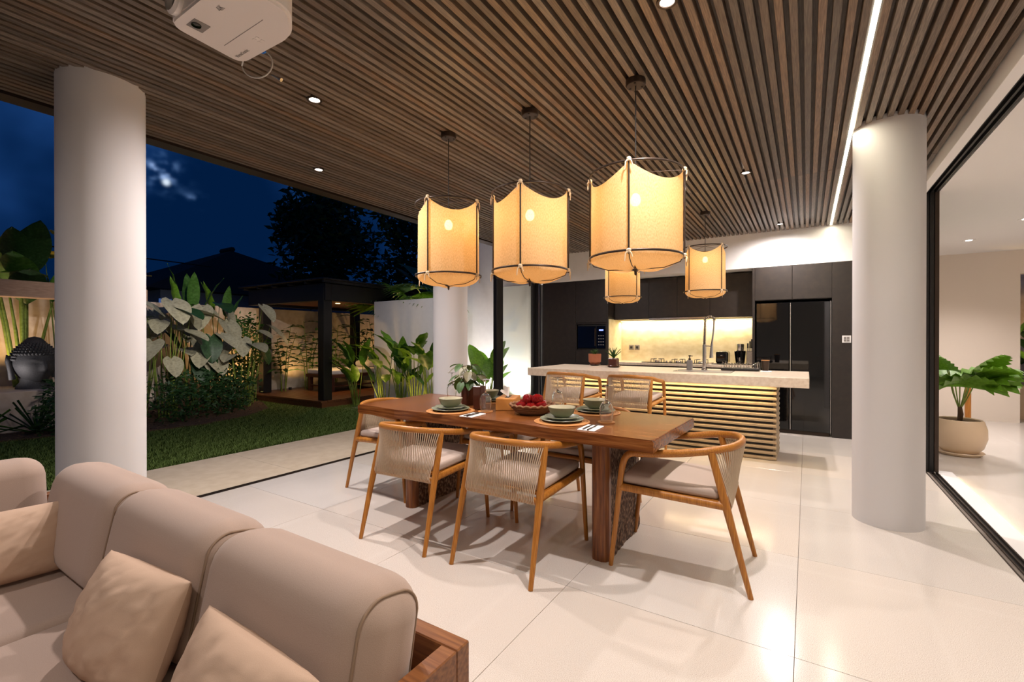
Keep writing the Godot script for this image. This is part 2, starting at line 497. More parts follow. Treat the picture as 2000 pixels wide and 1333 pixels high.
func build_shell() -> void:
	# floor: terrazzo slabs a metre wide, dark hairline joints
	var fl := Node3D.new()
	fl.name = "floor"
	fl.set_meta("kind", "structure")
	fl.set_meta("label", "polished pale terrazzo floor in large square slabs")
	add_child(fl)
	part(fl, "floor_bed", MB.new().lohi(Vector3(-4.17, -0.2, -7.9), Vector3(1.0, -0.006, 4.2)), M.grout)
	var xs := [-4.09]
	for k in 6: xs.append(-4.04 + k)
	xs.erase(-4.04)
	xs.append(0.955)
	var zs := [-7.85]
	for k in 12: zs.append(-7.155 + k)
	zs.erase(3.845)
	zs.append(4.15)
	var rng := RandomNumberGenerator.new()
	rng.seed = 3
	for i in xs.size() - 1:
		for j in zs.size() - 1:
			if xs[i + 1] - xs[i] < 0.03: continue
			part(fl, "floor_tile", MB.new().lohi(Vector3(xs[i] + 0.0012, -0.02, zs[j] + 0.0012), Vector3(xs[i + 1] - 0.0012, 0.0, zs[j + 1] - 0.0012), 0.0006), M["terrazzo_%d" % rng.randi_range(0, 2)])
	# sliding door track on the garden side and the strip of paving beyond it
	var tr := thing("sliding_door_track", "dark metal floor track between terrazzo floor and garden paving", "track", Vector3(-4.12, 0, -1.6))
	part(tr, "channel", MB.new().lohi(Vector3(-0.035, -0.03, -5.6), Vector3(0.03, -0.012, 5.8)), M.black_matt)
	for x in [-0.032, -0.003, 0.026]: part(tr, "rail", MB.new().lohi(Vector3(x - 0.004, -0.012, -5.6), Vector3(x + 0.004, 0.001, 5.8)), M.bronze)
	var tc := Node3D.new()
	tc.name = "floor_terrace"
	tc.set_meta("kind", "structure")
	tc.set_meta("label", "pale stone paving strip beside the lawn")
	add_child(tc)
	part(tc, "paving_bed", MB.new().lohi(Vector3(-5.385, -0.3, -6.4), Vector3(-4.155, -0.016, 4.2)), M.grout)
	for k in 9:
		var z0 := -6.26 + 1.2 * k
		part(tc, "paving_slab", MB.new().lohi(Vector3(-5.385, -0.025, z0 + 0.0015), Vector3(-4.157, -0.005, z0 + 1.1985), 0.001), M.paving)
	# round columns
	for q in [[-3.47, -1.0, 0.2, "smooth white round column rising behind the sofa corner"], [-3.53, -4.2, 0.2, "smooth white round column at garden edge behind the dining table"], [0.475, -4.13, 0.2, "smooth white round column beside the indoor sliding door track"]]:
		var col := MB.new().lathe([Vector2(0.0, 0.0), Vector2(q[2], 0.0), Vector2(q[2], CEIL + 0.03)], 64)
		var o := solo("round_column", col, M.column_paint, q[3], "column")
		o.position = Vector3(q[0], 0, q[1])
	# back wall: bulkhead over the cabinets, recess behind them, and its run out into the garden
	struct("wall_back", MB.new().lohi(Vector3(-4.13, 2.262, -7.95), Vector3(1.05, 2.95, -7.25), 0.002), M.plaster, "white plaster bulkhead above the dark cabinets")
	struct("wall_back_recess", MB.new().lohi(Vector3(-4.13, -0.1, -8.05), Vector3(1.05, 2.262, -7.9)), M.plaster)
	struct("wall_back_pier", MB.new().lohi(Vector3(0.5, 0.0, -7.9), Vector3(1.05, 2.262, -7.25)), M.plaster)
	struct("wall_garden_side", MB.new().lohi(Vector3(-6.3, -0.1, -7.6), Vector3(-4.13, 3.4, -7.4)), M.plaster, "white plaster wall outside behind the leafy potted plant")
	struct("wall_behind", MB.new().lohi(Vector3(-4.2, -0.1, 4.2), Vector3(4.6, 3.0, 4.35)), M.plaster)
	# frosted door in the outer wall, seen through the parked glass panel
	var fd := thing("frosted_door", "pale frosted glass door in white wall beside the dark cabinets", "door", Vector3(-4.5, 0, -7.37))
	part(fd, "pane", MB.new().lohi(Vector3(-0.4, 0.02, -0.02), Vector3(0.36, 2.27, 0.0)), M.frosted)
	# parked glass sliding panel
	var gp := thing("glass_sliding_panel", "black framed clear glass sliding panel parked at the garden opening", "sliding door", Vector3(-4.12, 0, -6.6))
	part(gp, "stile", MB.new().lohi(Vector3(-0.05, 0.003, 0.42), Vector3(0.02, CEIL - 0.04, 0.6), 0.004), M.black_metal)
	part(gp, "stile", MB.new().lohi(Vector3(-0.05, 0.003, -0.64), Vector3(0.02, CEIL - 0.04, -0.57), 0.004), M.black_metal)
	part(gp, "bottom_rail", MB.new().lohi(Vector3(-0.04, 0.003, -0.57), Vector3(0.01, 0.06, 0.42)), M.black_metal)
	part(gp, "top_rail", MB.new().lohi(Vector3(-0.04, CEIL - 0.1, -0.57), Vector3(0.01, CEIL - 0.04, 0.42)), M.black_metal)
	part(gp, "pane", MB.new().lohi(Vector3(-0.018, 0.06, -0.57), Vector3(-0.01, CEIL - 0.1, 0.42)), M.clear_glass)
	var jb := thing("door_jamb", "black metal jamb beside the dark tall cabinets", "door frame", Vector3(-4.09, 0, -7.25))
	part(jb, "post", MB.new().lohi(Vector3(-0.06, 0.0, -0.02), Vector3(0.06, CEIL, 0.04), 0.004), M.black_metal)
	part(jb, "bead", MB.new().lohi(Vector3(0.062, 0.0, -0.02), Vector3(0.075, 2.26, 0.035)), M.steel)

func build_ceiling() -> void:
	var ce := Node3D.new()
	ce.name = "ceiling"
	ce.set_meta("kind", "structure")
	ce.set_meta("label", "brown timber slat ceiling over a black void")
	add_child(ce)
	part(ce, "backing", MB.new().lohi(Vector3(-4.12, CEIL + 0.052, -7.26), Vector3(0.9, CEIL + 0.2, 4.2)), M.slat_3)
	var rng := RandomNumberGenerator.new()
	rng.seed = 8
	var pitch := 0.0555
	var shapes := [MB.new().lohi(Vector3(-0.0165, 0, -7.245), Vector3(0.0165, 0.052, -4.903), 0.0015).mesh(), MB.new().lohi(Vector3(-0.0165, 0, -4.9), Vector3(0.0165, 0.052, 4.15), 0.0015).mesh()]
	for side in [-1, 1]:
		var x: float = 0.26 + side * 0.036
		while x > -4.02 and x < 0.87:
			for s in shapes:
				var o := part(ce, "ceiling_slat", s, M["slat_%d" % rng.randi_range(0, 3)])
				o.position = Vector3(x, CEIL + rng.randf_range(0.0, 0.002), 0)
			x += side * pitch
	part(ce, "edge_board", MB.new().lohi(Vector3(-4.17, CEIL - 0.01, -7.25), Vector3(-4.035, CEIL + 0.2, 4.2)), M.bronze)
	# recessed light strip between two slats
	var st := thing("light_strip", "long glowing linear light set between the ceiling slats", "light", Vector3(0.26, CEIL, -2.6))
	part(st, "channel", MB.new().lohi(Vector3(-0.0185, 0.006, -4.64), Vector3(0.0185, 0.034, 6.7)), M.steel)
	part(st, "diffuser_light", MB.new().lohi(Vector3(-0.012, 0.0, -4.64), Vector3(0.012, 0.006, 6.7)), M.led_neutral)
	# recessed downlights
	for k in DOWNLIGHTS.size():
		var q: Array = DOWNLIGHTS[k]
		var lab: String = ["recessed ceiling downlight above the sofa side of the table", "recessed ceiling downlight at the garden edge of the ceiling", "recessed ceiling downlight between table and island", "recessed ceiling downlight close to the white bulkhead", "recessed ceiling downlight above the end chair", "recessed ceiling downlight over the parked glass panel", "recessed ceiling downlight over the sofa seat", "recessed ceiling downlight beyond the wooden sofa arm"][k]
		var d := thing("downlight", lab, "light", Vector3(q[0], CEIL, q[1]), 0.0, "recessed ceiling downlights")
		part(d, "trim", MB.new().lathe([Vector2(0.03, 0.012), Vector2(0.032, -0.004), Vector2(0.044, -0.004), Vector2(0.046, 0.0), Vector2(0.046, 0.02)], 28), M.bronze)
		part(d, "lens_light", MB.new().lathe([Vector2(0.0, -0.001), Vector2(0.03, 0.0), Vector2(0.031, 0.006)], 24), M.downlight_glow)
		spot("downlight_beam", Vector3(q[0], CEIL - 0.012, q[1]), Vector3.DOWN, [4.2, 4.6, 4.4, 5.0, 4.1, 3.2, 1.3, 1.3][k], NEUTRAL, 85.0, 0.028, 1.0)
	# beam, door head and floor track along the inner room
	struct("wall_right_beam", MB.new().lohi(Vector3(0.885, 2.65, -7.25), Vector3(0.95, 3.0, 4.2), 0.002), M.white_paint, "white painted beam edge between slat ceiling and door track")
	var hd := thing("overhead_track", "black metal triple track along the white beam overhead", "track", Vector3(1.0, 0, -1.6))
	part(hd, "housing", MB.new().lohi(Vector3(-0.048, 2.7, -4.3), Vector3(0.055, 2.95, 5.8)), M.black_matt)
	for x in [-0.046, -0.008, 0.03]: part(hd, "runner", MB.new().lohi(Vector3(x, 2.668, -4.3), Vector3(x + 0.012, 2.7, 5.8)), M.black_metal)
	var ft := thing("floor_track", "black metal triple floor track beside the white threshold", "track", Vector3(1.0, 0, -1.6))
	part(ft, "channel", MB.new().lohi(Vector3(-0.045, -0.04, -4.3), Vector3(0.053, -0.014, 5.8)), M.black_matt)
	for x in [-0.045, -0.012, 0.016, 0.045]: part(ft, "runner", MB.new().lohi(Vector3(x, -0.014, -4.3), Vector3(x + 0.008, 0.002, 5.8)), M.bronze)
	var jm := thing("sliding_door_jamb", "dark metal door jamb of stacked frames behind the round column", "door frame", Vector3(1.0, 0, -5.94))
	for k in 3: part(jm, "stile", MB.new().lohi(Vector3(-0.046 + 0.036 * k, 0.0, -0.05 - 0.05 * k), Vector3(-0.014 + 0.036 * k, 2.7, 0.06), 0.003), M.bronze if k == 2 else M.black_metal)
	struct("wall_right_far", MB.new().lohi(Vector3(0.955, 0.0, -7.9), Vector3(1.06, 3.0, -6.0)), M.plaster)

func build_inner_room() -> void:
	struct("floor_inner", MB.new().lohi(Vector3(1.05, -0.2, -10.6), Vector3(4.6, -0.045, 4.2)), M.terrazzo_0, "glossy pale floor of the inner room")
	struct("trim_1", MB.new().lohi(Vector3(1.053, -0.022, -5.98), Vector3(1.17, 0.0, 4.2), 0.001), M.white_paint, "white stone threshold with light under its lip")
	struct("trim_2", MB.new().lohi(Vector3(1.053, -0.05, -5.98), Vector3(1.14, -0.022, 4.2)), M.white_paint)
	var led := solo("threshold_light_strip", MB.new().lohi(Vector3(1.141, -0.042, -5.9), Vector3(1.15, -0.026, 2.2)), M.led_warm, "thin warm light strip under the white threshold lip", "light")
	struct("wall_inner_back", MB.new().lohi(Vector3(1.05, -0.1, -10.6), Vector3(2.82, 3.0, -10.4)), M.inner_wall, "beige wall behind the potted palm")
	struct("wall_inner_head", MB.new().lohi(Vector3(2.82, 2.3, -10.6), Vector3(4.6, 3.0, -10.4)), M.inner_wall)
	struct("wall_inner_side", MB.new().lohi(Vector3(0.95, -0.1, -10.6), Vector3(1.06, 3.0, -7.9)), M.inner_wall)
	struct("wall_inner_right", MB.new().lohi(Vector3(4.6, -0.1, -10.6), Vector3(4.75, 3.0, 4.2)), M.inner_wall)
	struct("ceiling_inner", MB.new().lohi(Vector3(1.06, 2.672, -10.6), Vector3(4.6, 2.95, 4.2)), M.white_paint, "plain white ceiling of the inner room")
	for q in [[1.93, -9.0, "small square recessed downlight in the plain white ceiling", 5.5], [2.15, -7.75, "square recessed downlight above the potted palm", 4.5], [2.6, -5.2, "square recessed downlight of the inner room", 6.5], [2.6, -1.6, "square recessed downlight of the inner room, nearer the sofa", 5.5]]:
		var d := thing("square_downlight", q[2], "light", Vector3(q[0], 2.672, q[1]), 0.0, "square downlights of the inner room")
		part(d, "trim", MB.new().lohi(Vector3(-0.06, -0.004, -0.06), Vector3(0.06, 0.0, 0.06), 0.001), M.white_paint)
		part(d, "lens_light", MB.new().lohi(Vector3(-0.03, -0.007, -0.03), Vector3(0.03, -0.004, 0.03)), M.downlight_glow)
		spot("square_downlight_beam", Vector3(q[0], 2.655, q[1]), Vector3.DOWN, q[3], NEUTRAL, 62.0, 0.05, 0.8)
	# potted palm on its saucer
	var pp := thing("potted_palm", "green pleated palm in round cream ceramic pot on a saucer", "potted plant", Vector3(1.47, -0.045, -7.2))
	part(pp, "pot", MB.new().lathe([Vector2(0.0, 0.035), Vector2(0.15, 0.035), Vector2(0.2, 0.09), Vector2(0.232, 0.2), Vector2(0.23, 0.3), Vector2(0.205, 0.39), Vector2(0.19, 0.405), Vector2(0.178, 0.395), Vector2(0.185, 0.36), Vector2(0.0, 0.35)], 40), M.pot_cream)
	part(pp, "saucer", MB.new().lathe([Vector2(0.0, 0.0), Vector2(0.17, 0.0), Vector2(0.21, 0.035), Vector2(0.205, 0.042), Vector2(0.165, 0.02), Vector2(0.0, 0.02)], 40), M.pot_cream)
	part(pp, "soil", MB.new().lathe([Vector2(0.0, 0.37), Vector2(0.182, 0.365)], 24), M.soil)
	part(pp, "trunk", MB.new().tube([Vector3(0, 0.36, 0), Vector3(0.01, 0.46, 0), Vector3(0, 0.55, 0.01)], [0.022, 0.026, 0.018], 8), M.trunk)
	var fan := fan_leaf(0.36, 1.5, 14, 0.07)
	for q in [[0.1, 0.9, 1.1], [1.1, 1.0, 1.15], [1.75, 0.8, 1.05], [2.6, 1.7, 0.62], [4.6, 0.85, 1.1], [5.4, 0.9, 1.15], [0.6, 1.5, 0.95], [3.8, 1.8, 0.62]]:
		var tip := Vector3(cos(q[0]) * 0.12, 0.62 + 0.2 * q[1], sin(q[0]) * 0.12)
		part(pp, "stalk", MB.new().tube([Vector3(0, 0.5, 0), Vector3(tip.x * 0.5, 0.58 + 0.06 * q[1], tip.z * 0.5), tip], 0.006, 6), M.stem_green)
		var lf := part(pp, "leaf", fan, M.leaf_bright)
		lf.transform = Transform3D((Basis(Vector3.UP, -q[0] + PI / 2) * Basis(Vector3.RIGHT, -0.35 - q[1] * 0.4)).scaled(Vector3.ONE * q[2]), tip)
	var st := thing("wooden_stand", "slim golden wooden stand behind the palm pot", "stand", Vector3(1.86, -0.045, -8.7))
	part(st, "pole", MB.new().lohi(Vector3(-0.03, 0.02, -0.02), Vector3(0.03, 0.66, 0.02), 0.004), M.teak)
	part(st, "foot", MB.new().lohi(Vector3(-0.08, 0.0, -0.08), Vector3(0.08, 0.02, 0.08), 0.003), M.teak)
	# planting beyond the far opening
	var pl := thing("courtyard_plant", "leafy green plant in the dim opening past the beige wall", "plant", Vector3(3.05, 0, -11.3))
	part(pl, "planter", MB.new().lohi(Vector3(-0.4, -0.1, -0.3), Vector3(1.2, 0.5, 0.3), 0.01), M.pot_cream)
	var pad := paddle_leaf(0.6, 0.2, 0.25)
	var rng := RandomNumberGenerator.new()
	rng.seed = 77
	for k in 14:
		var lf := part(pl, "leaf", pad, M.leaf_bright if k % 2 else M.leaf_mid)
		lf.transform = Transform3D(Basis(Vector3.UP, rng.randf() * TAU) * Basis(Vector3.RIGHT, rng.randf_range(-1.2, -0.3)), Vector3(rng.randf_range(-0.3, 0.6), rng.randf_range(0.5, 1.5), rng.randf_range(-0.2, 0.2)))
	struct("wall_courtyard", MB.new().lohi(Vector3(2.0, -0.1, -12.4), Vector3(6.0, 3.0, -12.2)), M.garden_wall)
	struct("floor_courtyard", MB.new().lohi(Vector3(2.0, -0.2, -12.2), Vector3(6.0, -0.05, -10.6)), M.paving)
	spot("courtyard_uplight_beam", Vector3(3.4, 0.55, -10.9), Vector3(-0.3, 1, -0.3), 1.2, AMBER, 50.0)
func cabinet_door(parent: Node3D, x0: float, x1: float, y0: float, y1: float, z: float) -> void:
	part(parent, "door", MB.new().lohi(Vector3(x0 + 0.002, y0 + 0.002, z - 0.02), Vector3(x1 - 0.002, y1 - 0.002, z), 0.0015), M.cabinet)

func build_kitchen() -> void:
	var zf := -7.25
	var c := thing("tall_cabinet", "tall dark stained cabinet with one full-height door beside the black jamb", "cabinet", Vector3(-3.64, 0, zf))
	part(c, "body", MB.new().lohi(Vector3(-0.325, 0.0, -0.64), Vector3(0.31, 2.26, -0.021)), M.cabinet)
	cabinet_door(c, -0.325, 0.31, 0.08, 2.26, 0.0)
	part(c, "plinth", MB.new().lohi(Vector3(-0.325, 0.0, -0.1), Vector3(0.31, 0.08, -0.04)), M.black_matt)
	c = thing("oven_cabinet", "tall dark stained cabinet holding the built-in microwave", "cabinet", Vector3(-3.04, 0, zf))
	part(c, "body", MB.new().lohi(Vector3(-0.288, 0.0, -0.64), Vector3(0.272, 1.1, -0.021)), M.cabinet)
	part(c, "body", MB.new().lohi(Vector3(-0.288, 1.52, -0.64), Vector3(0.272, 2.26, -0.021)), M.cabinet)
	part(c, "back_panel", MB.new().lohi(Vector3(-0.288, 1.1, -0.64), Vector3(0.272, 1.52, -0.5)), M.cabinet)
	part(c, "side_panel", MB.new().lohi(Vector3(0.272, 0.0, -0.64), Vector3(0.29, 2.26, 0.0)), M.cabinet)
	cabinet_door(c, -0.288, 0.272, 1.55, 2.26, 0.0)
	cabinet_door(c, -0.288, 0.272, 0.58, 1.08, 0.0)
	cabinet_door(c, -0.288, 0.272, 0.08, 0.578, 0.0)
	for q in [[-0.288, -0.27], [0.25, 0.272]]: part(c, "frame", MB.new().lohi(Vector3(q[0], 1.08, -0.02), Vector3(q[1], 1.55, 0.0)), M.cabinet)
	part(c, "plinth", MB.new().lohi(Vector3(-0.288, 0.0, -0.1), Vector3(0.272, 0.08, -0.04)), M.black_matt)
	var mw := thing("microwave", "built-in black microwave with glowing blue clock", "microwave", Vector3(-3.05, 1.1, zf))
	part(mw, "case", MB.new().lohi(Vector3(-0.25, 0.0, -0.45), Vector3(0.25, 0.41, -0.03), 0.004), M.black_matt)
	part(mw, "door", MB.new().lohi(Vector3(-0.245, 0.02, -0.03), Vector3(0.09, 0.39, -0.012), 0.004), M.gloss_black)
	part(mw, "control_panel", MB.new().lohi(Vector3(0.094, 0.02, -0.03), Vector3(0.245, 0.39, -0.014), 0.004), M.gloss_black)
	part(mw, "display_light", MB.new().lohi(Vector3(0.14, 0.31, -0.014), Vector3(0.215, 0.335, -0.012)), M.display_blue)
	for k in 4:
		for j in 3: part(mw, "button", MB.new().lohi(Vector3(0.125 + j * 0.038, 0.07 + k * 0.05, -0.014), Vector3(0.147 + j * 0.038, 0.085 + k * 0.05, -0.012)), M.projector_grey)
	part(mw, "handle", MB.new().tube([Vector3(0.075, 0.06, 0.004), Vector3(0.075, 0.35, 0.004)], 0.007, 8), M.bronze)
	# wall cabinets with the hood between them
	var cuts := [-2.75, -2.16, -1.72, -1.24, -0.645]
	for k in 4:
		var w: float = cuts[k + 1] - cuts[k]
		var lab: String = ["dark wall cabinet next to the microwave cabinet", "dark wall cabinet above the left half of the hood slot", "dark wall cabinet above the tap side of the hood slot", "dark wall cabinet next to the fridge housing"][k]
		c = thing("wall_cabinet", lab, "cabinet", Vector3((cuts[k] + cuts[k + 1]) * 0.5, 1.6, -7.52), 0.0, "wall cabinets over the cooktop")
		var low := 0.02 if k in [1, 2] else 0.0
		part(c, "body", MB.new().lohi(Vector3(-w / 2, low, -0.36), Vector3(w / 2, 0.645, -0.021)), M.cabinet)
		cabinet_door(c, -w / 2, w / 2, low - 0.005, 0.645, 0.0)
	var hood := thing("range_hood", "slim steel slide-out hood under the dark wall cabinets", "hood", Vector3(-1.7, 1.585, -7.52))
	part(hood, "tray", MB.new().lohi(Vector3(-0.46, -0.004, -0.3), Vector3(0.46, 0.028, 0.012), 0.003), M.steel)
	part(hood, "filter", MB.new().lohi(Vector3(-0.42, -0.008, -0.27), Vector3(0.42, -0.004, -0.02)), M.projector_grey)
	var led := solo("cabinet_light_strip", MB.new().lohi(Vector3(-2.72, 1.57, -7.8), Vector3(-0.66, 1.582, -7.78)), M.led_warm, "warm light strip hidden under the wall cabinets", "light")
	solo("backsplash", MB.new().lohi(Vector3(-2.745, 0.9, -7.9), Vector3(-0.645, 1.6, -7.872), 0.001), M.brass_panel, "brushed golden metal backsplash behind the cooktop", "backsplash")
	solo("backsplash", MB.new().lohi(Vector3(-2.748, 0.9, -7.87), Vector3(-2.738, 1.6, -7.27), 0.001), M.brass_panel, "narrow golden side panel lining the microwave cabinet", "backsplash")
	var wt := solo("kitchen_worktop", MB.new().lohi(Vector3(-2.736, 0.86, -7.87), Vector3(-0.645, 0.9, -7.23), 0.003), M.counter_stone, "cream stone worktop under the golden backsplash", "worktop")
	for k in 4:
		var x0 := -2.736 + k * 0.5228
		c = thing("base_cabinet", "dark base cabinet under the cream worktop, " + ["below the power sockets", "below the middle of the cooktop", "between cooktop and toaster", "next to the fridge housing"][k], "cabinet", Vector3(x0 + 0.2614, 0, -7.26), 0.0, "base cabinets under the worktop")
		part(c, "body", MB.new().lohi(Vector3(-0.26, 0.0, -0.6), Vector3(0.26, 0.858, -0.021)), M.cabinet)
		cabinet_door(c, -0.261, 0.261, 0.08, 0.85, 0.0)
	# fridge housing and fridge
	c = thing("fridge_housing", "dark tall housing of doors and side panels around the fridge", "cabinet", Vector3(0, 0, zf))
	part(c, "side_panel", MB.new().lohi(Vector3(-0.643, 0.0, -0.64), Vector3(-0.612, 2.26, 0.0)), M.cabinet)
	part(c, "side_panel", MB.new().lohi(Vector3(0.272, 0.0, -0.64), Vector3(0.5, 2.26, 0.0), 0.001), M.cabinet)
	part(c, "back_panel", MB.new().lohi(Vector3(-0.612, 0.0, -0.645), Vector3(0.272, 1.8, -0.63)), M.cabinet)
	part(c, "body", MB.new().lohi(Vector3(-0.612, 1.8, -0.64), Vector3(0.272, 2.26, -0.021)), M.cabinet)
	cabinet_door(c, -0.612, -0.168, 1.805, 2.26, 0.0)
	cabinet_door(c, -0.168, 0.272, 1.805, 2.26, 0.0)
	var fr := thing("fridge", "glossy black two-door fridge set in dark housing", "fridge", Vector3(-0.17, 0, zf))
	part(fr, "body", MB.new().lohi(Vector3(-0.425, 0.02, -0.62), Vector3(0.425, 1.77, -0.06)), M.black_matt)
	part(fr, "door", MB.new().lohi(Vector3(-0.425, 0.05, -0.055), Vector3(-0.03, 1.765, 0.0), 0.006), M.gloss_black)
	part(fr, "door", MB.new().lohi(Vector3(-0.005, 0.05, -0.055), Vector3(0.425, 1.765, 0.0), 0.006), M.gloss_black)
	part(fr, "handle", MB.new().lohi(Vector3(-0.024, 0.06, -0.04), Vector3(-0.012, 1.76, 0.006), 0.002), M.steel)
	part(fr, "edge_trim", MB.new().lohi(Vector3(0.426, 0.05, -0.05), Vector3(0.434, 1.765, 0.002)), M.projector_grey)
	part(fr, "kick_plate", MB.new().lohi(Vector3(-0.42, 0.0, -0.1), Vector3(0.42, 0.045, -0.03)), M.bronze)
	var sw := thing("wall_switch", "white framed double switch on dark panel beside the fridge", "switch", Vector3(0.425, 1.27, zf))
	part(sw, "plate", MB.new().box(Vector3(0, 0, 0.004), Vector3(0.092, 0.092, 0.008), 0.002), M.white_paint)
	for x in [-0.016, 0.016]:
		for y in [-0.016, 0.016]: part(sw, "rocker", MB.new().box(Vector3(x, y, 0.009), Vector3(0.026, 0.026, 0.006), 0.001), M.projector_grey)
	for k in 2:
		var so := thing("power_socket", ["steel power socket on the golden panel, next to its end strip", "steel power socket on the golden panel, on the cooktop side of its twin"][k], "socket", Vector3(-2.56 + k * 0.1, 1.13, -7.872), 0.0, "power sockets on the backsplash")
		part(so, "plate", MB.new().box(Vector3(0, 0, 0.004), Vector3(0.084, 0.084, 0.008), 0.002), M.projector_grey)
		part(so, "insert", MB.new().box(Vector3(0, 0, 0.009), Vector3(0.04, 0.04, 0.004), 0.001), M.black_matt)

func build_island() -> void:
	var zf := -5.526
	solo("island_countertop", MB.new().lohi(Vector3(-3.04, 0.805, -6.24), Vector3(0.02, 0.9, -5.15), 0.003), M.counter_stone, "thick cream stone top overhanging the slatted island", "countertop")
	var il := thing("kitchen_island", "kitchen island base clad in horizontal timber slats", "island", Vector3(0, 0, 0))
	part(il, "body", MB.new().lohi(Vector3(-2.9, 0.0, -6.2), Vector3(-0.3, 0.803, zf - 0.035)), M.cabinet)
	var n := 14
	for k in n:
		var y := 0.006 + k * 0.0567
		var prof := PackedVector2Array([Vector2(0.0, y), Vector2(0.034, y), Vector2(0.036, y + 0.003), Vector2(0.036, y + 0.02), Vector2(0.026, y + 0.031), Vector2(0.0, y + 0.031)])
		var front := MB.new()
		var side := MB.new()
		for j in prof.size():
			var p := prof[j]
			var q := prof[(j + 1) % prof.size()]
			var nn := Vector2(q.y - p.y, p.x - q.x).normalized()
			front.face([Vector3(-2.94, p.y, zf - 0.036 + p.x), Vector3(-0.3 + p.x, p.y, zf - 0.036 + p.x), Vector3(-0.3 + q.x, q.y, zf - 0.036 + q.x), Vector3(-2.94, q.y, zf - 0.036 + q.x)], Vector3(0, nn.y, nn.x))
			side.face([Vector3(-0.3 + p.x, p.y, -6.2), Vector3(-0.3 + p.x, p.y, zf - 0.036 + p.x), Vector3(-0.3 + q.x, q.y, zf - 0.036 + q.x), Vector3(-0.3 + q.x, q.y, -6.2)], Vector3(nn.x, nn.y, 0))
		part(il, "slat", front, M.island_slat)
		part(il, "slat", side, M.island_slat)
	solo("island_light_strip", MB.new().lohi(Vector3(-2.95, 0.796, -5.452), Vector3(-0.28, 0.804, -5.44)), M.led_warm, "warm light strip under the island top", "light")

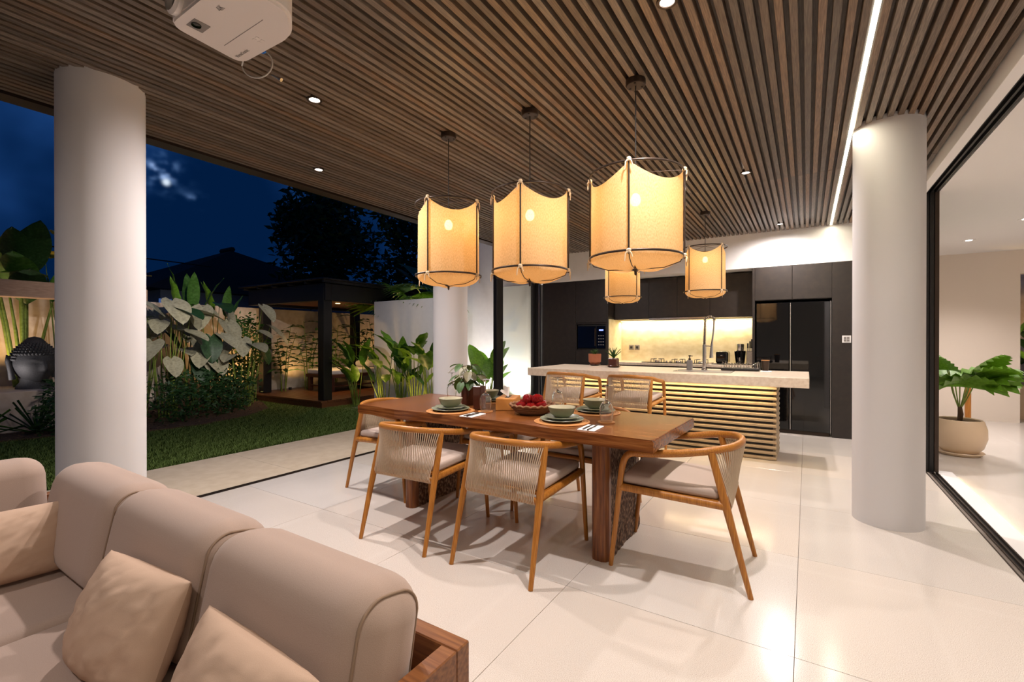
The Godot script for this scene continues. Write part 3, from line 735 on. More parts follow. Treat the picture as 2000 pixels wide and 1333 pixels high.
func build_counter_things() -> void:
	var ty := 0.9
	# cooktop and burners on the worktop
	var ck := thing("cooktop", "black gas cooktop with three burners on the cream worktop", "cooktop", Vector3(-1.72, 0.9, -7.52))
	part(ck, "glass_plate", MB.new().lohi(Vector3(-0.5, 0.0, -0.24), Vector3(0.5, 0.012, 0.2), 0.003), M.gloss_black)
	for q in [[-0.3, 0.0], [0.02, -0.02], [0.36, 0.0]]:
		var br := part(ck, "burner", MB.new().lathe([Vector2(0, 0.012), Vector2(0.06, 0.012), Vector2(0.055, 0.03), Vector2(0.03, 0.034), Vector2(0.0, 0.034)], 20, Vector3(q[0], 0, q[1])), M.steel)
		var pan := MB.new()
		for k in 4:
			var a := TAU * (k + 0.5) / 4
			var d := Vector3(cos(a), 0, sin(a))
			pan.tube([Vector3(q[0], 0.012, q[1]) + d * 0.115, Vector3(q[0], 0.055, q[1]) + d * 0.115, Vector3(q[0], 0.055, q[1]) + d * 0.03], 0.006, 6)
		part(br, "pan_support", pan, M.black_metal)
	for x in [-0.12, -0.06, 0.18]: part(ck, "knob", MB.new().lathe([Vector2(0.0, 0.012), Vector2(0.016, 0.012), Vector2(0.014, 0.036), Vector2(0.0, 0.036)], 12, Vector3(x, 0, 0.16)), M.steel)
	# appliances beside the fridge housing
	var to := thing("toaster", "small black toaster on the worktop below the golden panel", "toaster", Vector3(-1.06, ty, -7.55))
	part(to, "body", MB.new().cushion(Vector3(0, 0.1, 0), Vector3(0.17, 0.18, 0.26), 0.03), M.gloss_black)
	part(to, "slot_plate", MB.new().lohi(Vector3(-0.05, 0.188, -0.1), Vector3(0.05, 0.193, 0.1), 0.002), M.steel)
	part(to, "foot", MB.new().lohi(Vector3(-0.07, 0.0, -0.1), Vector3(0.07, 0.016, 0.1)), M.black_matt)
	part(to, "lever", MB.new().box(Vector3(0, 0.13, 0.137), Vector3(0.03, 0.014, 0.02), 0.003), M.steel)
	solo("tray_board", MB.new().lohi(Vector3(-1.24, ty, -7.44), Vector3(-0.92, ty + 0.012, -7.3), 0.003), M.black_matt, "flat dark tray in front of the black toaster", "tray")
	var bl := thing("blender", "black kettle-shaped blender base with clear jar lid", "blender", Vector3(-0.83, ty, -7.56))
	part(bl, "base", MB.new().lathe([Vector2(0, 0), Vector2(0.055, 0), Vector2(0.06, 0.02), Vector2(0.078, 0.19), Vector2(0.07, 0.2), Vector2(0, 0.2)], 24), M.gloss_black)
	part(bl, "jar", MB.new().lathe([Vector2(0.05, 0.2), Vector2(0.056, 0.29), Vector2(0.05, 0.3), Vector2(0.0, 0.3)], 24), M.chrome)
	part(bl, "button", MB.new().box(Vector3(0, 0.08, 0.067), Vector3(0.02, 0.05, 0.01), 0.004), M.steel)
	var kb := thing("knife_block", "steel knife block with upright knives beside the fridge housing", "knife block", Vector3(-0.695, ty, -7.5))
	part(kb, "block", MB.new().lohi(Vector3(-0.04, 0.0, -0.05), Vector3(0.04, 0.2, 0.05), 0.006), M.steel)
	for q in [[-0.025, 0.02, 0.31], [0.0, -0.02, 0.34], [0.025, 0.015, 0.37], [0.022, -0.03, 0.36]]:
		var kn := part(kb, "knife", MB.new().lohi(Vector3(q[0] - 0.006, 0.2, q[1] - 0.01), Vector3(q[0] + 0.006, 0.24, q[1] + 0.01)), M.chrome)
		part(kn, "handle", MB.new().lohi(Vector3(q[0] - 0.009, 0.24, q[1] - 0.012), Vector3(q[0] + 0.009, q[2], q[1] + 0.012), 0.003), M.black_matt)
	# island top: planters, tap, soap bottle, dish rack, cup
	var hexa := []
	var p1 := thing("succulent_planter", "hexagonal terracotta planter with a low grey-green succulent", "potted plant", Vector3(-2.5, ty, -6.08))
	part(p1, "saucer", MB.new().lathe([Vector2(0, 0), Vector2(0.05, 0), Vector2(0.082, 0.022), Vector2(0.078, 0.026), Vector2(0.0, 0.014)], 24), M.brown_glaze)
	part(p1, "pot", MB.new().lathe([Vector2(0.0, 0.016), Vector2(0.058, 0.02), Vector2(0.092, 0.055), Vector2(0.096, 0.165), Vector2(0.086, 0.165), Vector2(0.082, 0.15), Vector2(0.0, 0.148)], 6), M.terracotta)
	var spk := spike_leaf(0.09, 0.016)
	for k in 26:
		var lf := part(p1, "leaf", spk, M.leaf_dark if k % 3 else M.leaf_fern)
		lf.transform = Transform3D(Basis(Vector3.UP, k * 2.4) * Basis(Vector3.RIGHT, -1.35 + 0.035 * k), Vector3(cos(k * 2.4 + 1.57) * 0.0, 0.148, 0.0))
	var p2 := thing("succulent_planter", "small brown square pot with spiky agave on round saucer", "potted plant", Vector3(-2.14, ty, -5.85))
	part(p2, "saucer", MB.new().lathe([Vector2(0, 0), Vector2(0.06, 0), Vector2(0.1, 0.024), Vector2(0.096, 0.028), Vector2(0.0, 0.016)], 24), M.brown_glaze)
	part(p2, "pot", MB.new().lohi(Vector3(-0.055, 0.016, -0.055), Vector3(0.055, 0.12, 0.055), 0.006), M.brown_glaze)
	part(p2, "soil", MB.new().lohi(Vector3(-0.047, 0.118, -0.047), Vector3(0.047, 0.122, 0.047)), M.soil)
	var ag := spike_leaf(0.15, 0.03)
	for k in 14:
		var lf := part(p2, "leaf", ag, M.leaf_mid if k % 2 else M.leaf_dark)
		lf.transform = Transform3D(Basis(Vector3.UP, k * 2.4) * Basis(Vector3.RIGHT, -1.35 + 0.06 * k), Vector3(0, 0.118, 0))
	var tp := thing("kitchen_tap", "tall chrome spring-neck kitchen tap on the island", "tap", Vector3(-1.04, ty, -5.94))
	tp.scale = Vector3.ONE * 1.13
	part(tp, "base", MB.new().lathe([Vector2(0, 0), Vector2(0.03, 0), Vector2(0.028, 0.012), Vector2(0.02, 0.016), Vector2(0.019, 0.27), Vector2(0.0, 0.27)], 20), M.chrome)
	var coil := []
	var arc := func(t: float) -> Vector3:
		if t < 0.6: return Vector3(0.012 * t, 0.27 + t * 0.42, 0)
		var a := (t - 0.6) / 0.4 * PI
		return Vector3(0.007 + 0.045 * (1 - cos(a)), 0.522 + 0.05 * sin(a), 0)
	for k in 260:
		var t := k / 259.0
		coil.append(arc.call(t) + Vector3(cos(k * 0.75) * 0.016, 0, sin(k * 0.75) * 0.016))
	part(tp, "spring", MB.new().tube(coil, 0.0028, 5), M.chrome)
	var core := []
	for k in 24: core.append(arc.call(k / 23.0))
	part(tp, "hose", MB.new().tube(core, 0.008, 8), M.black_matt)
	part(tp, "spout", MB.new().tube([Vector3(0.097, 0.525, 0), Vector3(0.09, 0.4, 0.005), Vector3(0.075, 0.27, 0.01)], 0.009, 10), M.chrome)
	part(tp, "spray_head", MB.new().tube([Vector3(0.076, 0.28, 0.01), Vector3(0.072, 0.22, 0.01), Vector3(0.07, 0.15, 0.01), Vector3(0.07, 0.13, 0.01)], [0.012, 0.014, 0.018, 0.02], 14), M.chrome)
	part(tp, "bracket", MB.new().tube([Vector3(0, 0.25, 0), Vector3(0.04, 0.255, 0.004), Vector3(0.075, 0.25, 0.01)], 0.006, 8), M.chrome)
	part(tp, "lever", MB.new().tube([Vector3(0.015, 0.06, 0), Vector3(0.05, 0.065, 0.02), Vector3(0.085, 0.075, 0.03)], 0.006, 8), M.chrome)
	var sk := thing("island_sink", "thin steel rim of the sink set in the island top", "sink", Vector3(-1.0, ty, -5.68))
	for q in [[-0.3, 0.0, 0.01, 0.36], [0.3, 0.0, 0.01, 0.36]]: part(sk, "rim", MB.new().box(Vector3(q[0], 0.002, q[1]), Vector3(q[2], 0.004, q[3]), 0.001), M.steel)
	for z in [-0.18, 0.18]: part(sk, "rim", MB.new().box(Vector3(0, 0.002, z), Vector3(0.61, 0.004, 0.01), 0.001), M.steel)
	part(sk, "basin", MB.new().box(Vector3(0, 0.001, 0), Vector3(0.6, 0.002, 0.35)), M.projector_grey)
	var sb := thing("soap_bottle", "dark square soap bottle with pump beside the chrome tap", "bottle", Vector3(-1.2, ty, -5.9))
	part(sb, "bottle", MB.new().lohi(Vector3(-0.03, 0.0, -0.03), Vector3(0.03, 0.115, 0.03), 0.006), M.projector_grey)
	part(sb, "pump", MB.new().lathe([Vector2(0, 0.115), Vector2(0.016, 0.115), Vector2(0.014, 0.135), Vector2(0.006, 0.14), Vector2(0.006, 0.16), Vector2(0.014, 0.162), Vector2(0.014, 0.175), Vector2(0, 0.176)], 14), M.bronze)
	part(sb, "nozzle", MB.new().tube([Vector3(0, 0.168, 0), Vector3(0.035, 0.166, 0)], 0.005, 6), M.bronze)
	var dr := thing("dish_rack", "dark dish rack of steel wires on the island top", "dish rack", Vector3(-0.66, ty, -6.07))
	part(dr, "tray", MB.new().lohi(Vector3(-0.2, 0.0, -0.13), Vector3(0.2, 0.03, 0.13), 0.01), M.black_metal)
	for k in 12:
		var x := -0.17 + k * 0.031
		part(dr, "wire", MB.new().tube([Vector3(x, 0.03, -0.1), Vector3(x, 0.085, -0.1), Vector3(x, 0.06, 0.0), Vector3(x, 0.085, 0.1), Vector3(x, 0.03, 0.1)], 0.003, 5), M.chrome)
	for z in [-0.12, 0.12]: part(dr, "rail", MB.new().tube([Vector3(-0.19, 0.03, z), Vector3(-0.18, 0.1, z), Vector3(-0.13, 0.07, z), Vector3(0.13, 0.07, z), Vector3(0.18, 0.1, z), Vector3(0.19, 0.03, z)], 0.004, 6), M.chrome)
	var cu := thing("tumbler", "dark brown tumbler at the end of the dish rack", "cup", Vector3(-0.4, ty, -6.02))
	part(cu, "cup", MB.new().lathe([Vector2(0, 0.0), Vector2(0.03, 0.0), Vector2(0.042, 0.125), Vector2(0.039, 0.125), Vector2(0.028, 0.008), Vector2(0, 0.008)], 20), M.bronze)
	part(cu, "rim", MB.new().lathe([Vector2(0.04, 0.122), Vector2(0.044, 0.126), Vector2(0.042, 0.13), Vector2(0.038, 0.127)], 20), M.rattan)
	solo("folded_dish_cloth", MB.new().lohi(Vector3(-0.44, ty, -5.95), Vector3(-0.33, ty + 0.012, -5.86), 0.004), M.paper_white, "small folded white cloth beside the dark tumbler", "cloth")
func make_chair(called: String, lift: float, hw: float, label: String, group: String) -> Node3D:
	var t := thing(called, label, "chair", Vector3.ZERO, 0.0, group)
	var up := Vector3(0, lift, 0)
	# the bent rail: arms and back in one sweep
	var rail := []
	var half := [Vector3(-hw + 0.005, 0.643, -0.215), Vector3(-hw - 0.002, 0.655, -0.1), Vector3(-hw - 0.004, 0.672, 0.02), Vector3(-hw + 0.004, 0.69, 0.12), Vector3(-hw + 0.03, 0.702, 0.195), Vector3(-hw + 0.085, 0.711, 0.255), Vector3(-hw + 0.17, 0.716, 0.288), Vector3(0, 0.718, 0.298)]
	for p in half: rail.append(p + up)
	for k in range(half.size() - 2, -1, -1): rail.append(half[k] * Vector3(-1, 1, 1) + up)
	rail = smooth_path(rail, 5)
	part(t, "arm_rail", MB.new().tube(rail, 0.0165, 10, true, 1.25), M.teak_x)
	for s in [-1.0, 1.0]:
		var fl := smooth_path([Vector3(s * (hw + 0.003), 0, -0.35), Vector3(s * hw, 0.25 + lift * 0.6, -0.322), Vector3(s * (hw - 0.003), 0.5 + lift, -0.296), Vector3(s * (hw - 0.004), 0.595 + lift, -0.278), Vector3(s * (hw - 0.004), 0.634 + lift, -0.25), Vector3(s * (hw - 0.005), 0.643 + lift, -0.213)], 4)
		var rr := []
		for k in fl.size(): rr.append(lerpf(0.0125, 0.0185, minf(1.0, k / (fl.size() * 0.55))))
		part(t, "front_leg", MB.new().tube(fl, rr, 10), M.teak)
		part(t, "rear_leg", MB.new().tube([Vector3(s * (hw + 0.002), 0, 0.35), Vector3(s * (hw - 0.004), 0.3 + lift * 0.6, 0.272), Vector3(s * (hw - 0.008), 0.44 + lift, 0.235), Vector3(s * (hw - 0.014), 0.69 + lift, 0.168)], [0.0125, 0.018, 0.0205, 0.0185], 10), M.teak)
		part(t, "side_rail", MB.new().tube([Vector3(s * (hw - 0.003), 0.447 + lift, -0.3), Vector3(s * (hw - 0.006), 0.428 + lift, 0.236)], 0.0175, 8, true, 1.2), M.teak)
	part(t, "front_rail", MB.new().tube([Vector3(-hw, 0.445 + lift, -0.296), Vector3(hw, 0.445 + lift, -0.296)], 0.0165, 8, true, 1.2), M.teak_x)
	part(t, "back_rail", MB.new().tube([Vector3(-hw, 0.413 + lift, 0.243), Vector3(hw, 0.413 + lift, 0.243)], 0.0155, 8, true, 1.3), M.teak_x)
	part(t, "seat_board", MB.new().box(Vector3(0, 0.445 + lift, -0.03), Vector3(hw * 2 - 0.03, 0.012, 0.5), 0.0), M.teak_x)
	part(t, "seat_cushion", MB.new().cushion(Vector3(0, 0.482 + lift, -0.045), Vector3(hw * 2 - 0.03, 0.052, 0.5), 0.022, 0.008, 1, Basis(Vector3.RIGHT, 0.03)), M.seat_cloth)
	# cords from the rail down to the back rail
	var run := []
	for p in rail:
		if p.z > 0.165: run.append(p)
	var total := 0.0
	for k in run.size() - 1: total += run[k].distance_to(run[k + 1])
	var cords := MB.new()
	var n := 44
	for k in n:
		var f := (k + 0.5) / n
		var want := f * total
		var at: Vector3 = run[0]
		for j in run.size() - 1:
			var d: float = run[j].distance_to(run[j + 1])
			if want <= d:
				at = run[j].lerp(run[j + 1], want / d)
				break
			want -= d
		var low := Vector3(lerpf(-hw + 0.028, hw - 0.028, f), 0.425 + lift, 0.247)
		var j2 := sin(k * 12.9898) * 0.0018
		var out := Vector3(at.x, 0, at.z - 0.05).normalized() * 0.012
		cords.tube([at + Vector3(0, 0.012, 0), at + out + Vector3(0, -0.016, 0), at.lerp(low, 0.5) + Vector3(j2, 0, 0.012), low + Vector3(j2, 0.0, 0.016), low + Vector3(0, -0.03, 0.004)], 0.0036, 5, false)
	part(t, "rope_weave", cords, M.rope)
	return t

func smooth_path(pts: Array, per: int) -> Array:
	var out := []
	for k in pts.size() - 1:
		var a: Vector3 = pts[maxi(k - 1, 0)]
		var d: Vector3 = pts[mini(k + 2, pts.size() - 1)]
		for j in per: out.append(pts[k].cubic_interpolate(pts[k + 1], a, d, float(j) / per))
	out.append(pts[-1])
	return out

func build_dining() -> void:
	# table: thick slab with slightly wavy long edges on two live-edge slab legs
	var t := thing("dining_table", "long thick brown wooden slab dining table", "table", Vector3(-1.79, 0, -2.78))
	var poly := PackedVector2Array()
	for k in 17:
		var f := k / 16.0
		poly.append(Vector2(lerpf(-1.15, 1.145, f), lerpf(0.39, 0.445, f) + 0.012 * sin(f * 9.0) - 0.008 * sin(f * 23.0)))
	for k in 17:
		var f := k / 16.0
		poly.append(Vector2(lerpf(1.175, -1.19, f), lerpf(-0.385, -0.495, f) + 0.012 * sin(f * 7.0 + 1.0)))
	var top := MB.new()
	var inner := PackedVector2Array()
	for p in poly: inner.append(p * Vector2(0.9955, 0.988))
	top.prism(inner, 0.694, 0.76)
	top.prism(poly, 0.699, 0.754)
	part(t, "tabletop", top, M.walnut)
	for q in [[0.79, 0.105, 0.29, -0.3, "rough bark-faced slab leg"], [-0.735, 0.1, 0.265, -0.38, "rough bark-faced slab leg"]]:
		var leg := MB.new()
		var outl := PackedVector2Array([Vector2(-q[1] / 2, q[2] - 0.03), Vector2(-q[1] / 2 + 0.015, q[2] - 0.008), Vector2(-q[1] / 2 + 0.035, q[2]), Vector2(q[1] / 2 - 0.035, q[2]), Vector2(q[1] / 2 - 0.015, q[2] - 0.008), Vector2(q[1] / 2, q[2] - 0.03), Vector2(q[1] / 2, q[2] - 0.06), Vector2(-q[1] / 2, q[2] - 0.06)])
		leg.prism(outl, 0.0, 0.694, Vector3(q[0], 0, 0))
		var lg := part(t, "leg", leg, M.walnut_leg)
		var rough := FastNoiseLite.new()
		rough.seed = 5; rough.frequency = 9.0; rough.fractal_octaves = 3
		var slabm := MB.new()
		for s in [-1.0, 1.0]:
			var rows := []
			for i in 25:
				var row := PackedVector3Array()
				for j in 25:
					var y := 0.693 * i / 24.0
					var z := lerpf(q[3], q[2] - 0.055, j / 24.0)
					row.append(Vector3(q[0] + s * (q[1] / 2 - 0.004 + 0.016 * rough.get_noise_3d(s, y * 1.0, z * 1.4) * (1.0 if j < 23 else 0.2)), y, z))
				rows.append(row)
			slabm.grid(rows, false, s)
		slabm.lohi(Vector3(q[0] - q[1] / 2 + 0.008, 0.0, q[3]), Vector3(q[0] + q[1] / 2 - 0.008, 0.692, q[2] - 0.056))
		var b := part(lg, "bark_face", slabm, M.bark)
		b.set_meta("label", q[4])
	# six armchairs round the table
	var g := "rope-back armchairs round the dining table"
	var ch := make_chair("dining_chair", 0.0, 0.256, "teak rope-back armchair on the sofa side of the table, nearer the lawn", g)
	ch.position = Vector3(-2.155, 0, -2.33)
	ch.rotation.y = 0.06
	copy(ch, "teak rope-back armchair on the sofa side of the table, middle of the long side", Vector3(-1.43, 0, -2.365), 0.0)
	copy(ch, "teak rope-back armchair at the table end facing the lawn, by the smooth slab leg", Vector3(-0.59, 0, -2.765), PI / 2 + 0.05)
	copy(ch, "teak rope-back armchair at the table end nearest the lawn", Vector3(-2.97, 0, -2.84), -PI / 2)
	copy(ch, "teak rope-back armchair on the kitchen side of the table, between the slab legs", Vector3(-1.35, 0, -3.22), PI)
	copy(ch, "teak rope-back armchair on the kitchen side of the table, nearer the lawn", Vector3(-2.1, 0, -3.24), PI)
	var st := make_chair("counter_stool", 0.175, 0.235, "tall teak rope-back stool at the island, nearer the black door jamb", "rope-back stools at the island")
	st.position = Vector3(-2.28, 0, -4.86)
	copy(st, "tall teak rope-back stool at the island, nearer the fridge", Vector3(-1.545, 0, -4.86), 0.0)

func build_pendants() -> void:
	var spots := [[-2.173, -2.565, 2.224, 1.72, 0.235, 1.487, "cloth drum pendant lamp over the lawn end of the table"], [-1.51, -2.588, 2.203, 1.707, 0.245, 1.272, "cloth drum pendant lamp over the middle of the table"], [-0.824, -2.604, 2.195, 1.73, 0.258, 1.394, "cloth drum pendant lamp over the kitchen-tap end of the table"], [-0.996, -5.729, 2.325, 1.82, 0.235, 2.18, "cloth drum pendant lamp over the island tap"], [-1.98, -5.729, 2.3, 1.8, 0.235, 2.02, "cloth drum pendant lamp over the island planters"]]
	for q in spots:
		pendant(Vector3(q[0], 0, q[1]), q[2], q[3], q[4], q[5], q[6])

func pendant(at: Vector3, yt: float, yb: float, r: float, turn: float, label: String) -> void:
	var t := thing("pendant_lamp", label, "lamp", at, 0.0, "cloth drum pendant lamps")
	part(t, "canopy", MB.new().lathe([Vector2(0.0, CEIL - 0.034), Vector2(0.05, CEIL - 0.034), Vector2(0.055, CEIL - 0.028), Vector2(0.055, CEIL), Vector2(0.0, CEIL)], 24), M.bronze)
	for k in 3:
		var a := turn + k * TAU / 3
		part(t, "screw", MB.new().lathe([Vector2(0.0, CEIL - 0.038), Vector2(0.006, CEIL - 0.037), Vector2(0.006, CEIL - 0.033)], 8, Vector3(cos(a) * 0.038, 0, sin(a) * 0.038)), M.black_matt)
	part(t, "cord", MB.new().tube([Vector3(0, CEIL - 0.03, 0), Vector3(0, yt - 0.07, 0)], 0.0032, 6), M.black_matt)
	part(t, "socket", MB.new().lathe([Vector2(0.0, yt - 0.1), Vector2(0.016, yt - 0.1), Vector2(0.018, yt - 0.06), Vector2(0.008, yt - 0.045), Vector2(0.0, yt - 0.045)], 14), M.black_matt)
	part(t, "bulb_light", MB.new().lathe([Vector2(0.0, yt - 0.172), Vector2(0.018, yt - 0.166), Vector2(0.029, yt - 0.148), Vector2(0.03, yt - 0.13), Vector2(0.02, yt - 0.108), Vector2(0.012, yt - 0.099), Vector2(0.0, yt - 0.098)], 18), M.lamp_warm)
	omni("pendant_bulb_beam", at + Vector3(0, yt - 0.14, 0), 0.088, WARM, 0.028)
	# hoops, rods, cross wires
	for y in [yt, yb]:
		var ring := []
		for k in 49: ring.append(Vector3(cos(TAU * k / 48) * r, y, sin(TAU * k / 48) * r))
		part(t, "hoop", MB.new().tube(ring, 0.0042, 6, false, 1.6), M.bronze)
	var wires := MB.new()
	for k in 4:
		var a := turn + k * PI / 2
		var d := Vector3(cos(a), 0, sin(a))
		part(t, "rod", MB.new().tube([d * (r + 0.004) + Vector3(0, yb - 0.02, 0), d * (r + 0.004) + Vector3(0, yt + 0.012, 0)], 0.005, 6), M.bronze)
		wires.tube([d * r + Vector3(0, yb, 0), d * (r * 0.93) + Vector3(0, yb - 0.035, 0), d * (r * 0.6) + Vector3(0, yb - 0.062, 0), Vector3(0, yb - 0.066, 0)], 0.0026, 5)
		wires.tube([d * r + Vector3(0, yt, 0), d * 0.01 + Vector3(0, yt + 0.02, 0)], 0.0022, 5)
		# knotted ties at both ends of each rod
		for y in [yt + 0.004, yb - 0.004]:
			var tie := MB.new()
			tie.lathe([Vector2(0, -0.014), Vector2(0.012, -0.008), Vector2(0.014, 0.004), Vector2(0.008, 0.012), Vector2(0, 0.014)], 8, d * (r + 0.004) + Vector3(0, y, 0))
			for s in [-1.0, 1.0]:
				var sd: Vector3 = Vector3(-d.z, 0, d.x) * float(s)
				tie.tube([d * (r + 0.008) + Vector3(0, y, 0), d * (r + 0.016) + sd * 0.014 + Vector3(0, y - 0.014, 0), d * (r + 0.013) + sd * 0.02 + Vector3(0, y - 0.045 - 0.012 * sin(k * 3.0 + s), 0)], [0.004, 0.0042, 0.003], 5)
			part(t, "tie", tie, M.tie_cloth)
	part(t, "cross_wire", wires, M.bronze)
	part(t, "finial", MB.new().lathe([Vector2(0.0, yb - 0.1), Vector2(0.006, yb - 0.094), Vector2(0.008, yb - 0.075), Vector2(0.03, yb - 0.066), Vector2(0.008, yb - 0.058), Vector2(0.005, yb - 0.03), Vector2(0, yb - 0.026)], 12), M.bronze)
	# cloth: scalloped top between the rods, sagging closed bottom
	var rows := []
	var seg := 72
	var nz := FastNoiseLite.new()
	nz.seed = int(at.x * 100.0); nz.frequency = 2.0
	for i in 24:
		var row := PackedVector3Array()
		for k in seg:
			var a := TAU * k / seg
			var s := absf(sin((a - turn) * 2.0))
			var top := yt + 0.004 - 0.085 * pow(s, 0.8)
			var rad := r * (0.985 - 0.075 * s)
			var fold := 0.004 * sin((a - turn) * 12.0 + nz.get_noise_2d(a * 2.0, 3.0) * 6.0)
			var y: float
			var rr := rad
			if i < 16:
				y = lerpf(top, yb - 0.012, i / 15.0)
				rr = rad + fold * (i / 15.0) * s
			else:
				var f := (i - 15) / 8.0
				y = yb - 0.012 - 0.062 * sin(f * PI * 0.62) * (0.55 + 0.45 * s)
				rr = rad * (1.0 - 0.9 * pow(f, 1.5)) + fold * (1.0 - f) * 2.0
			row.append(Vector3(cos(a) * rr, y, sin(a) * rr))
		rows.append(row)
	part(t, "shade", MB.new().grid(rows, true, 1.0), M.linen)
func throw_pillow(w: float, h: float, t: float, seed_: int) -> MB:
	var b := MB.new()
	var nz := FastNoiseLite.new()
	nz.seed = seed_; nz.frequency = 3.0
	var n := 22
	for s in [-1.0, 1.0]:
		var rows := []
		for i in n + 1:
			var row := PackedVector3Array()
			for j in n + 1:
				var u := -cos(PI * j / n)
				var v := -cos(PI * i / n)
				var pinch_u := 1.0 - 0.055 * (1.0 - v * v)
				var pinch_v := 1.0 - 0.07 * (1.0 - u * u)
				var body := pow((1.0 - u * u) * (1.0 - v * v), 0.42)
				var z: float = s * t * 0.5 * body * (1.0 + 0.18 * nz.get_noise_2d(u * 1.2 + s * 5.0, v * 1.2)) + 0.003 * nz.get_noise_2d(u * 3.0, v * 3.0 + 9.0) * body
				row.append(Vector3(u * w * 0.5 * pinch_v, v * h * 0.5 * pinch_u, z))
			rows.append(row)
		b.grid(rows, false, s)
	return b

func pillow_at(label: String, at: Vector3, basis_: Basis, w: float, h: float, t: float, seed_: int) -> void:
	var o := thing("throw_pillow", label, "pillow", at, 0.0, "beige throw pillows on the sofa")
	o.basis = basis_
	part(o, "cover", throw_pillow(w, h, t, seed_), M.pillow_cloth)
	var seam := []
	for k in 41:
		var u := lerpf(-1.0, 1.0, k / 40.0)
		seam.append(Vector3(u * w * 0.5 * (1.0 - 0.0), h * 0.5 * (1.0 - 0.07 * (1.0 - u * u)) - 0.002, 0))
	part(o, "seam", MB.new().tube(seam, 0.0028, 5), M.pillow_cloth)

func build_sofa() -> void:
	var s := thing("sofa", "taupe sofa with brown wooden frame, its back to the dining table", "sofa", Vector3(-1.7, 0, -0.4))
	var X := func(x): return x + 1.7
	var Z := func(z): return z + 0.4
	part(s, "back_board", MB.new().lohi(Vector3(X.call(-2.84), 0.1, Z.call(-0.838)), Vector3(X.call(-0.648), 0.58, Z.call(-0.793)), 0.003), M.frame_wood)
	part(s, "arm_board", MB.new().lohi(Vector3(X.call(-0.693), 0.1, Z.call(-0.793)), Vector3(X.call(-0.648), 0.58, Z.call(0.3)), 0.003), M.frame_wood)
	part(s, "base", MB.new().lohi(Vector3(X.call(-2.84), 0.1, Z.call(-0.793)), Vector3(X.call(-0.693), 0.27, Z.call(0.3)), 0.003), M.frame_wood)
	for x in [-2.7, -0.74]:
		for z in [-0.75, 0.2]: part(s, "foot", MB.new().lohi(Vector3(X.call(x) - 0.03, 0.0, Z.call(z) - 0.03), Vector3(X.call(x) + 0.03, 0.1, Z.call(z) + 0.03)), M.frame_wood)
	var ed := [-0.7, -1.285, -1.9, -2.53]
	for k in 3:
		var w: float = ed[k] - ed[k + 1]
		var cx: float = X.call((ed[k] + ed[k + 1]) * 0.5)
		part(s, "seat_cushion", MB.new().cushion(Vector3(cx, 0.345, Z.call(-0.2)), Vector3(w - 0.006, 0.15, 0.98), 0.04, 0.012, 1), M.sofa_cloth)
		var bas := Basis(Vector3.RIGHT, -0.2)
		var cc := Vector3(cx, 0.585, Z.call(-0.64))
		var bc := part(s, "back_cushion", MB.new().cushion(cc, Vector3(w + 0.012, 0.37, 0.21), 0.085, 0.012, 2, bas), M.sofa_cloth)
		for sd in [-1.0, 1.0]:
			var loop := []
			for j in 33:
				var a := TAU * j / 32
				var d := Vector3(0, sin(a), cos(a))
				var q := Vector3(0, signf(snappedf(d.y, 0.001)) * 0.1, signf(snappedf(d.z, 0.001)) * 0.02)
				loop.append(cc + bas * (q + d * 0.085 * 0.72 + Vector3(sd * ((w + 0.012) * 0.5 - 0.085 + 0.085 * 0.72), 0, 0)))
			part(bc, "piping", MB.new().tube(loop, 0.0035, 5, false), M.piping)
	var l := thing("sofa", "taupe side section of the corner sofa along the garden track", "sofa", Vector3(-2.6, 0, 0.4))
	part(l, "back_board", MB.new().lohi(Vector3(-0.28, 0.1, -1.19), Vector3(-0.242, 0.58, 1.3), 0.003), M.frame_wood)
	part(l, "base", MB.new().lohi(Vector3(-0.24, 0.1, -0.09), Vector3(0.55, 0.27, 1.3), 0.003), M.frame_wood)
	part(l, "seat_cushion", MB.new().cushion(Vector3(0.2, 0.345, 0.6), Vector3(0.7, 0.15, 1.36), 0.04, 0.012, 1), M.sofa_cloth)
	for k in 2:
		part(l, "back_cushion", MB.new().cushion(Vector3(-0.09, 0.6, -0.665 + k * 0.66), Vector3(0.21, 0.37, 0.64), 0.08, 0.012, 0, Basis(Vector3.BACK, 0.16)), M.sofa_cloth)
	for z in [-0.06, 1.25]: part(l, "foot", MB.new().lohi(Vector3(-0.2, 0.0, z), Vector3(-0.14, 0.1, z + 0.06)), M.frame_wood)
	pillow_at("beige throw pillow against the middle back cushion", Vector3(-1.46, 0.545, -0.465), Basis(Vector3.UP, 0.1) * Basis(Vector3.RIGHT, -0.38), 0.385, 0.27, 0.16, 3)
	pillow_at("beige throw pillow against the back cushion beside the wooden arm", Vector3(-0.93, 0.535, -0.455), Basis(Vector3.UP, -0.03) * Basis(Vector3.RIGHT, -0.4), 0.42, 0.28, 0.14, 7)
	pillow_at("beige throw pillow in the corner against the side section", Vector3(-2.32, 0.555, -0.36), Basis(Vector3.UP, PI / 2 - 0.12) * Basis(Vector3.RIGHT, -0.3), 0.4, 0.24, 0.15, 11)

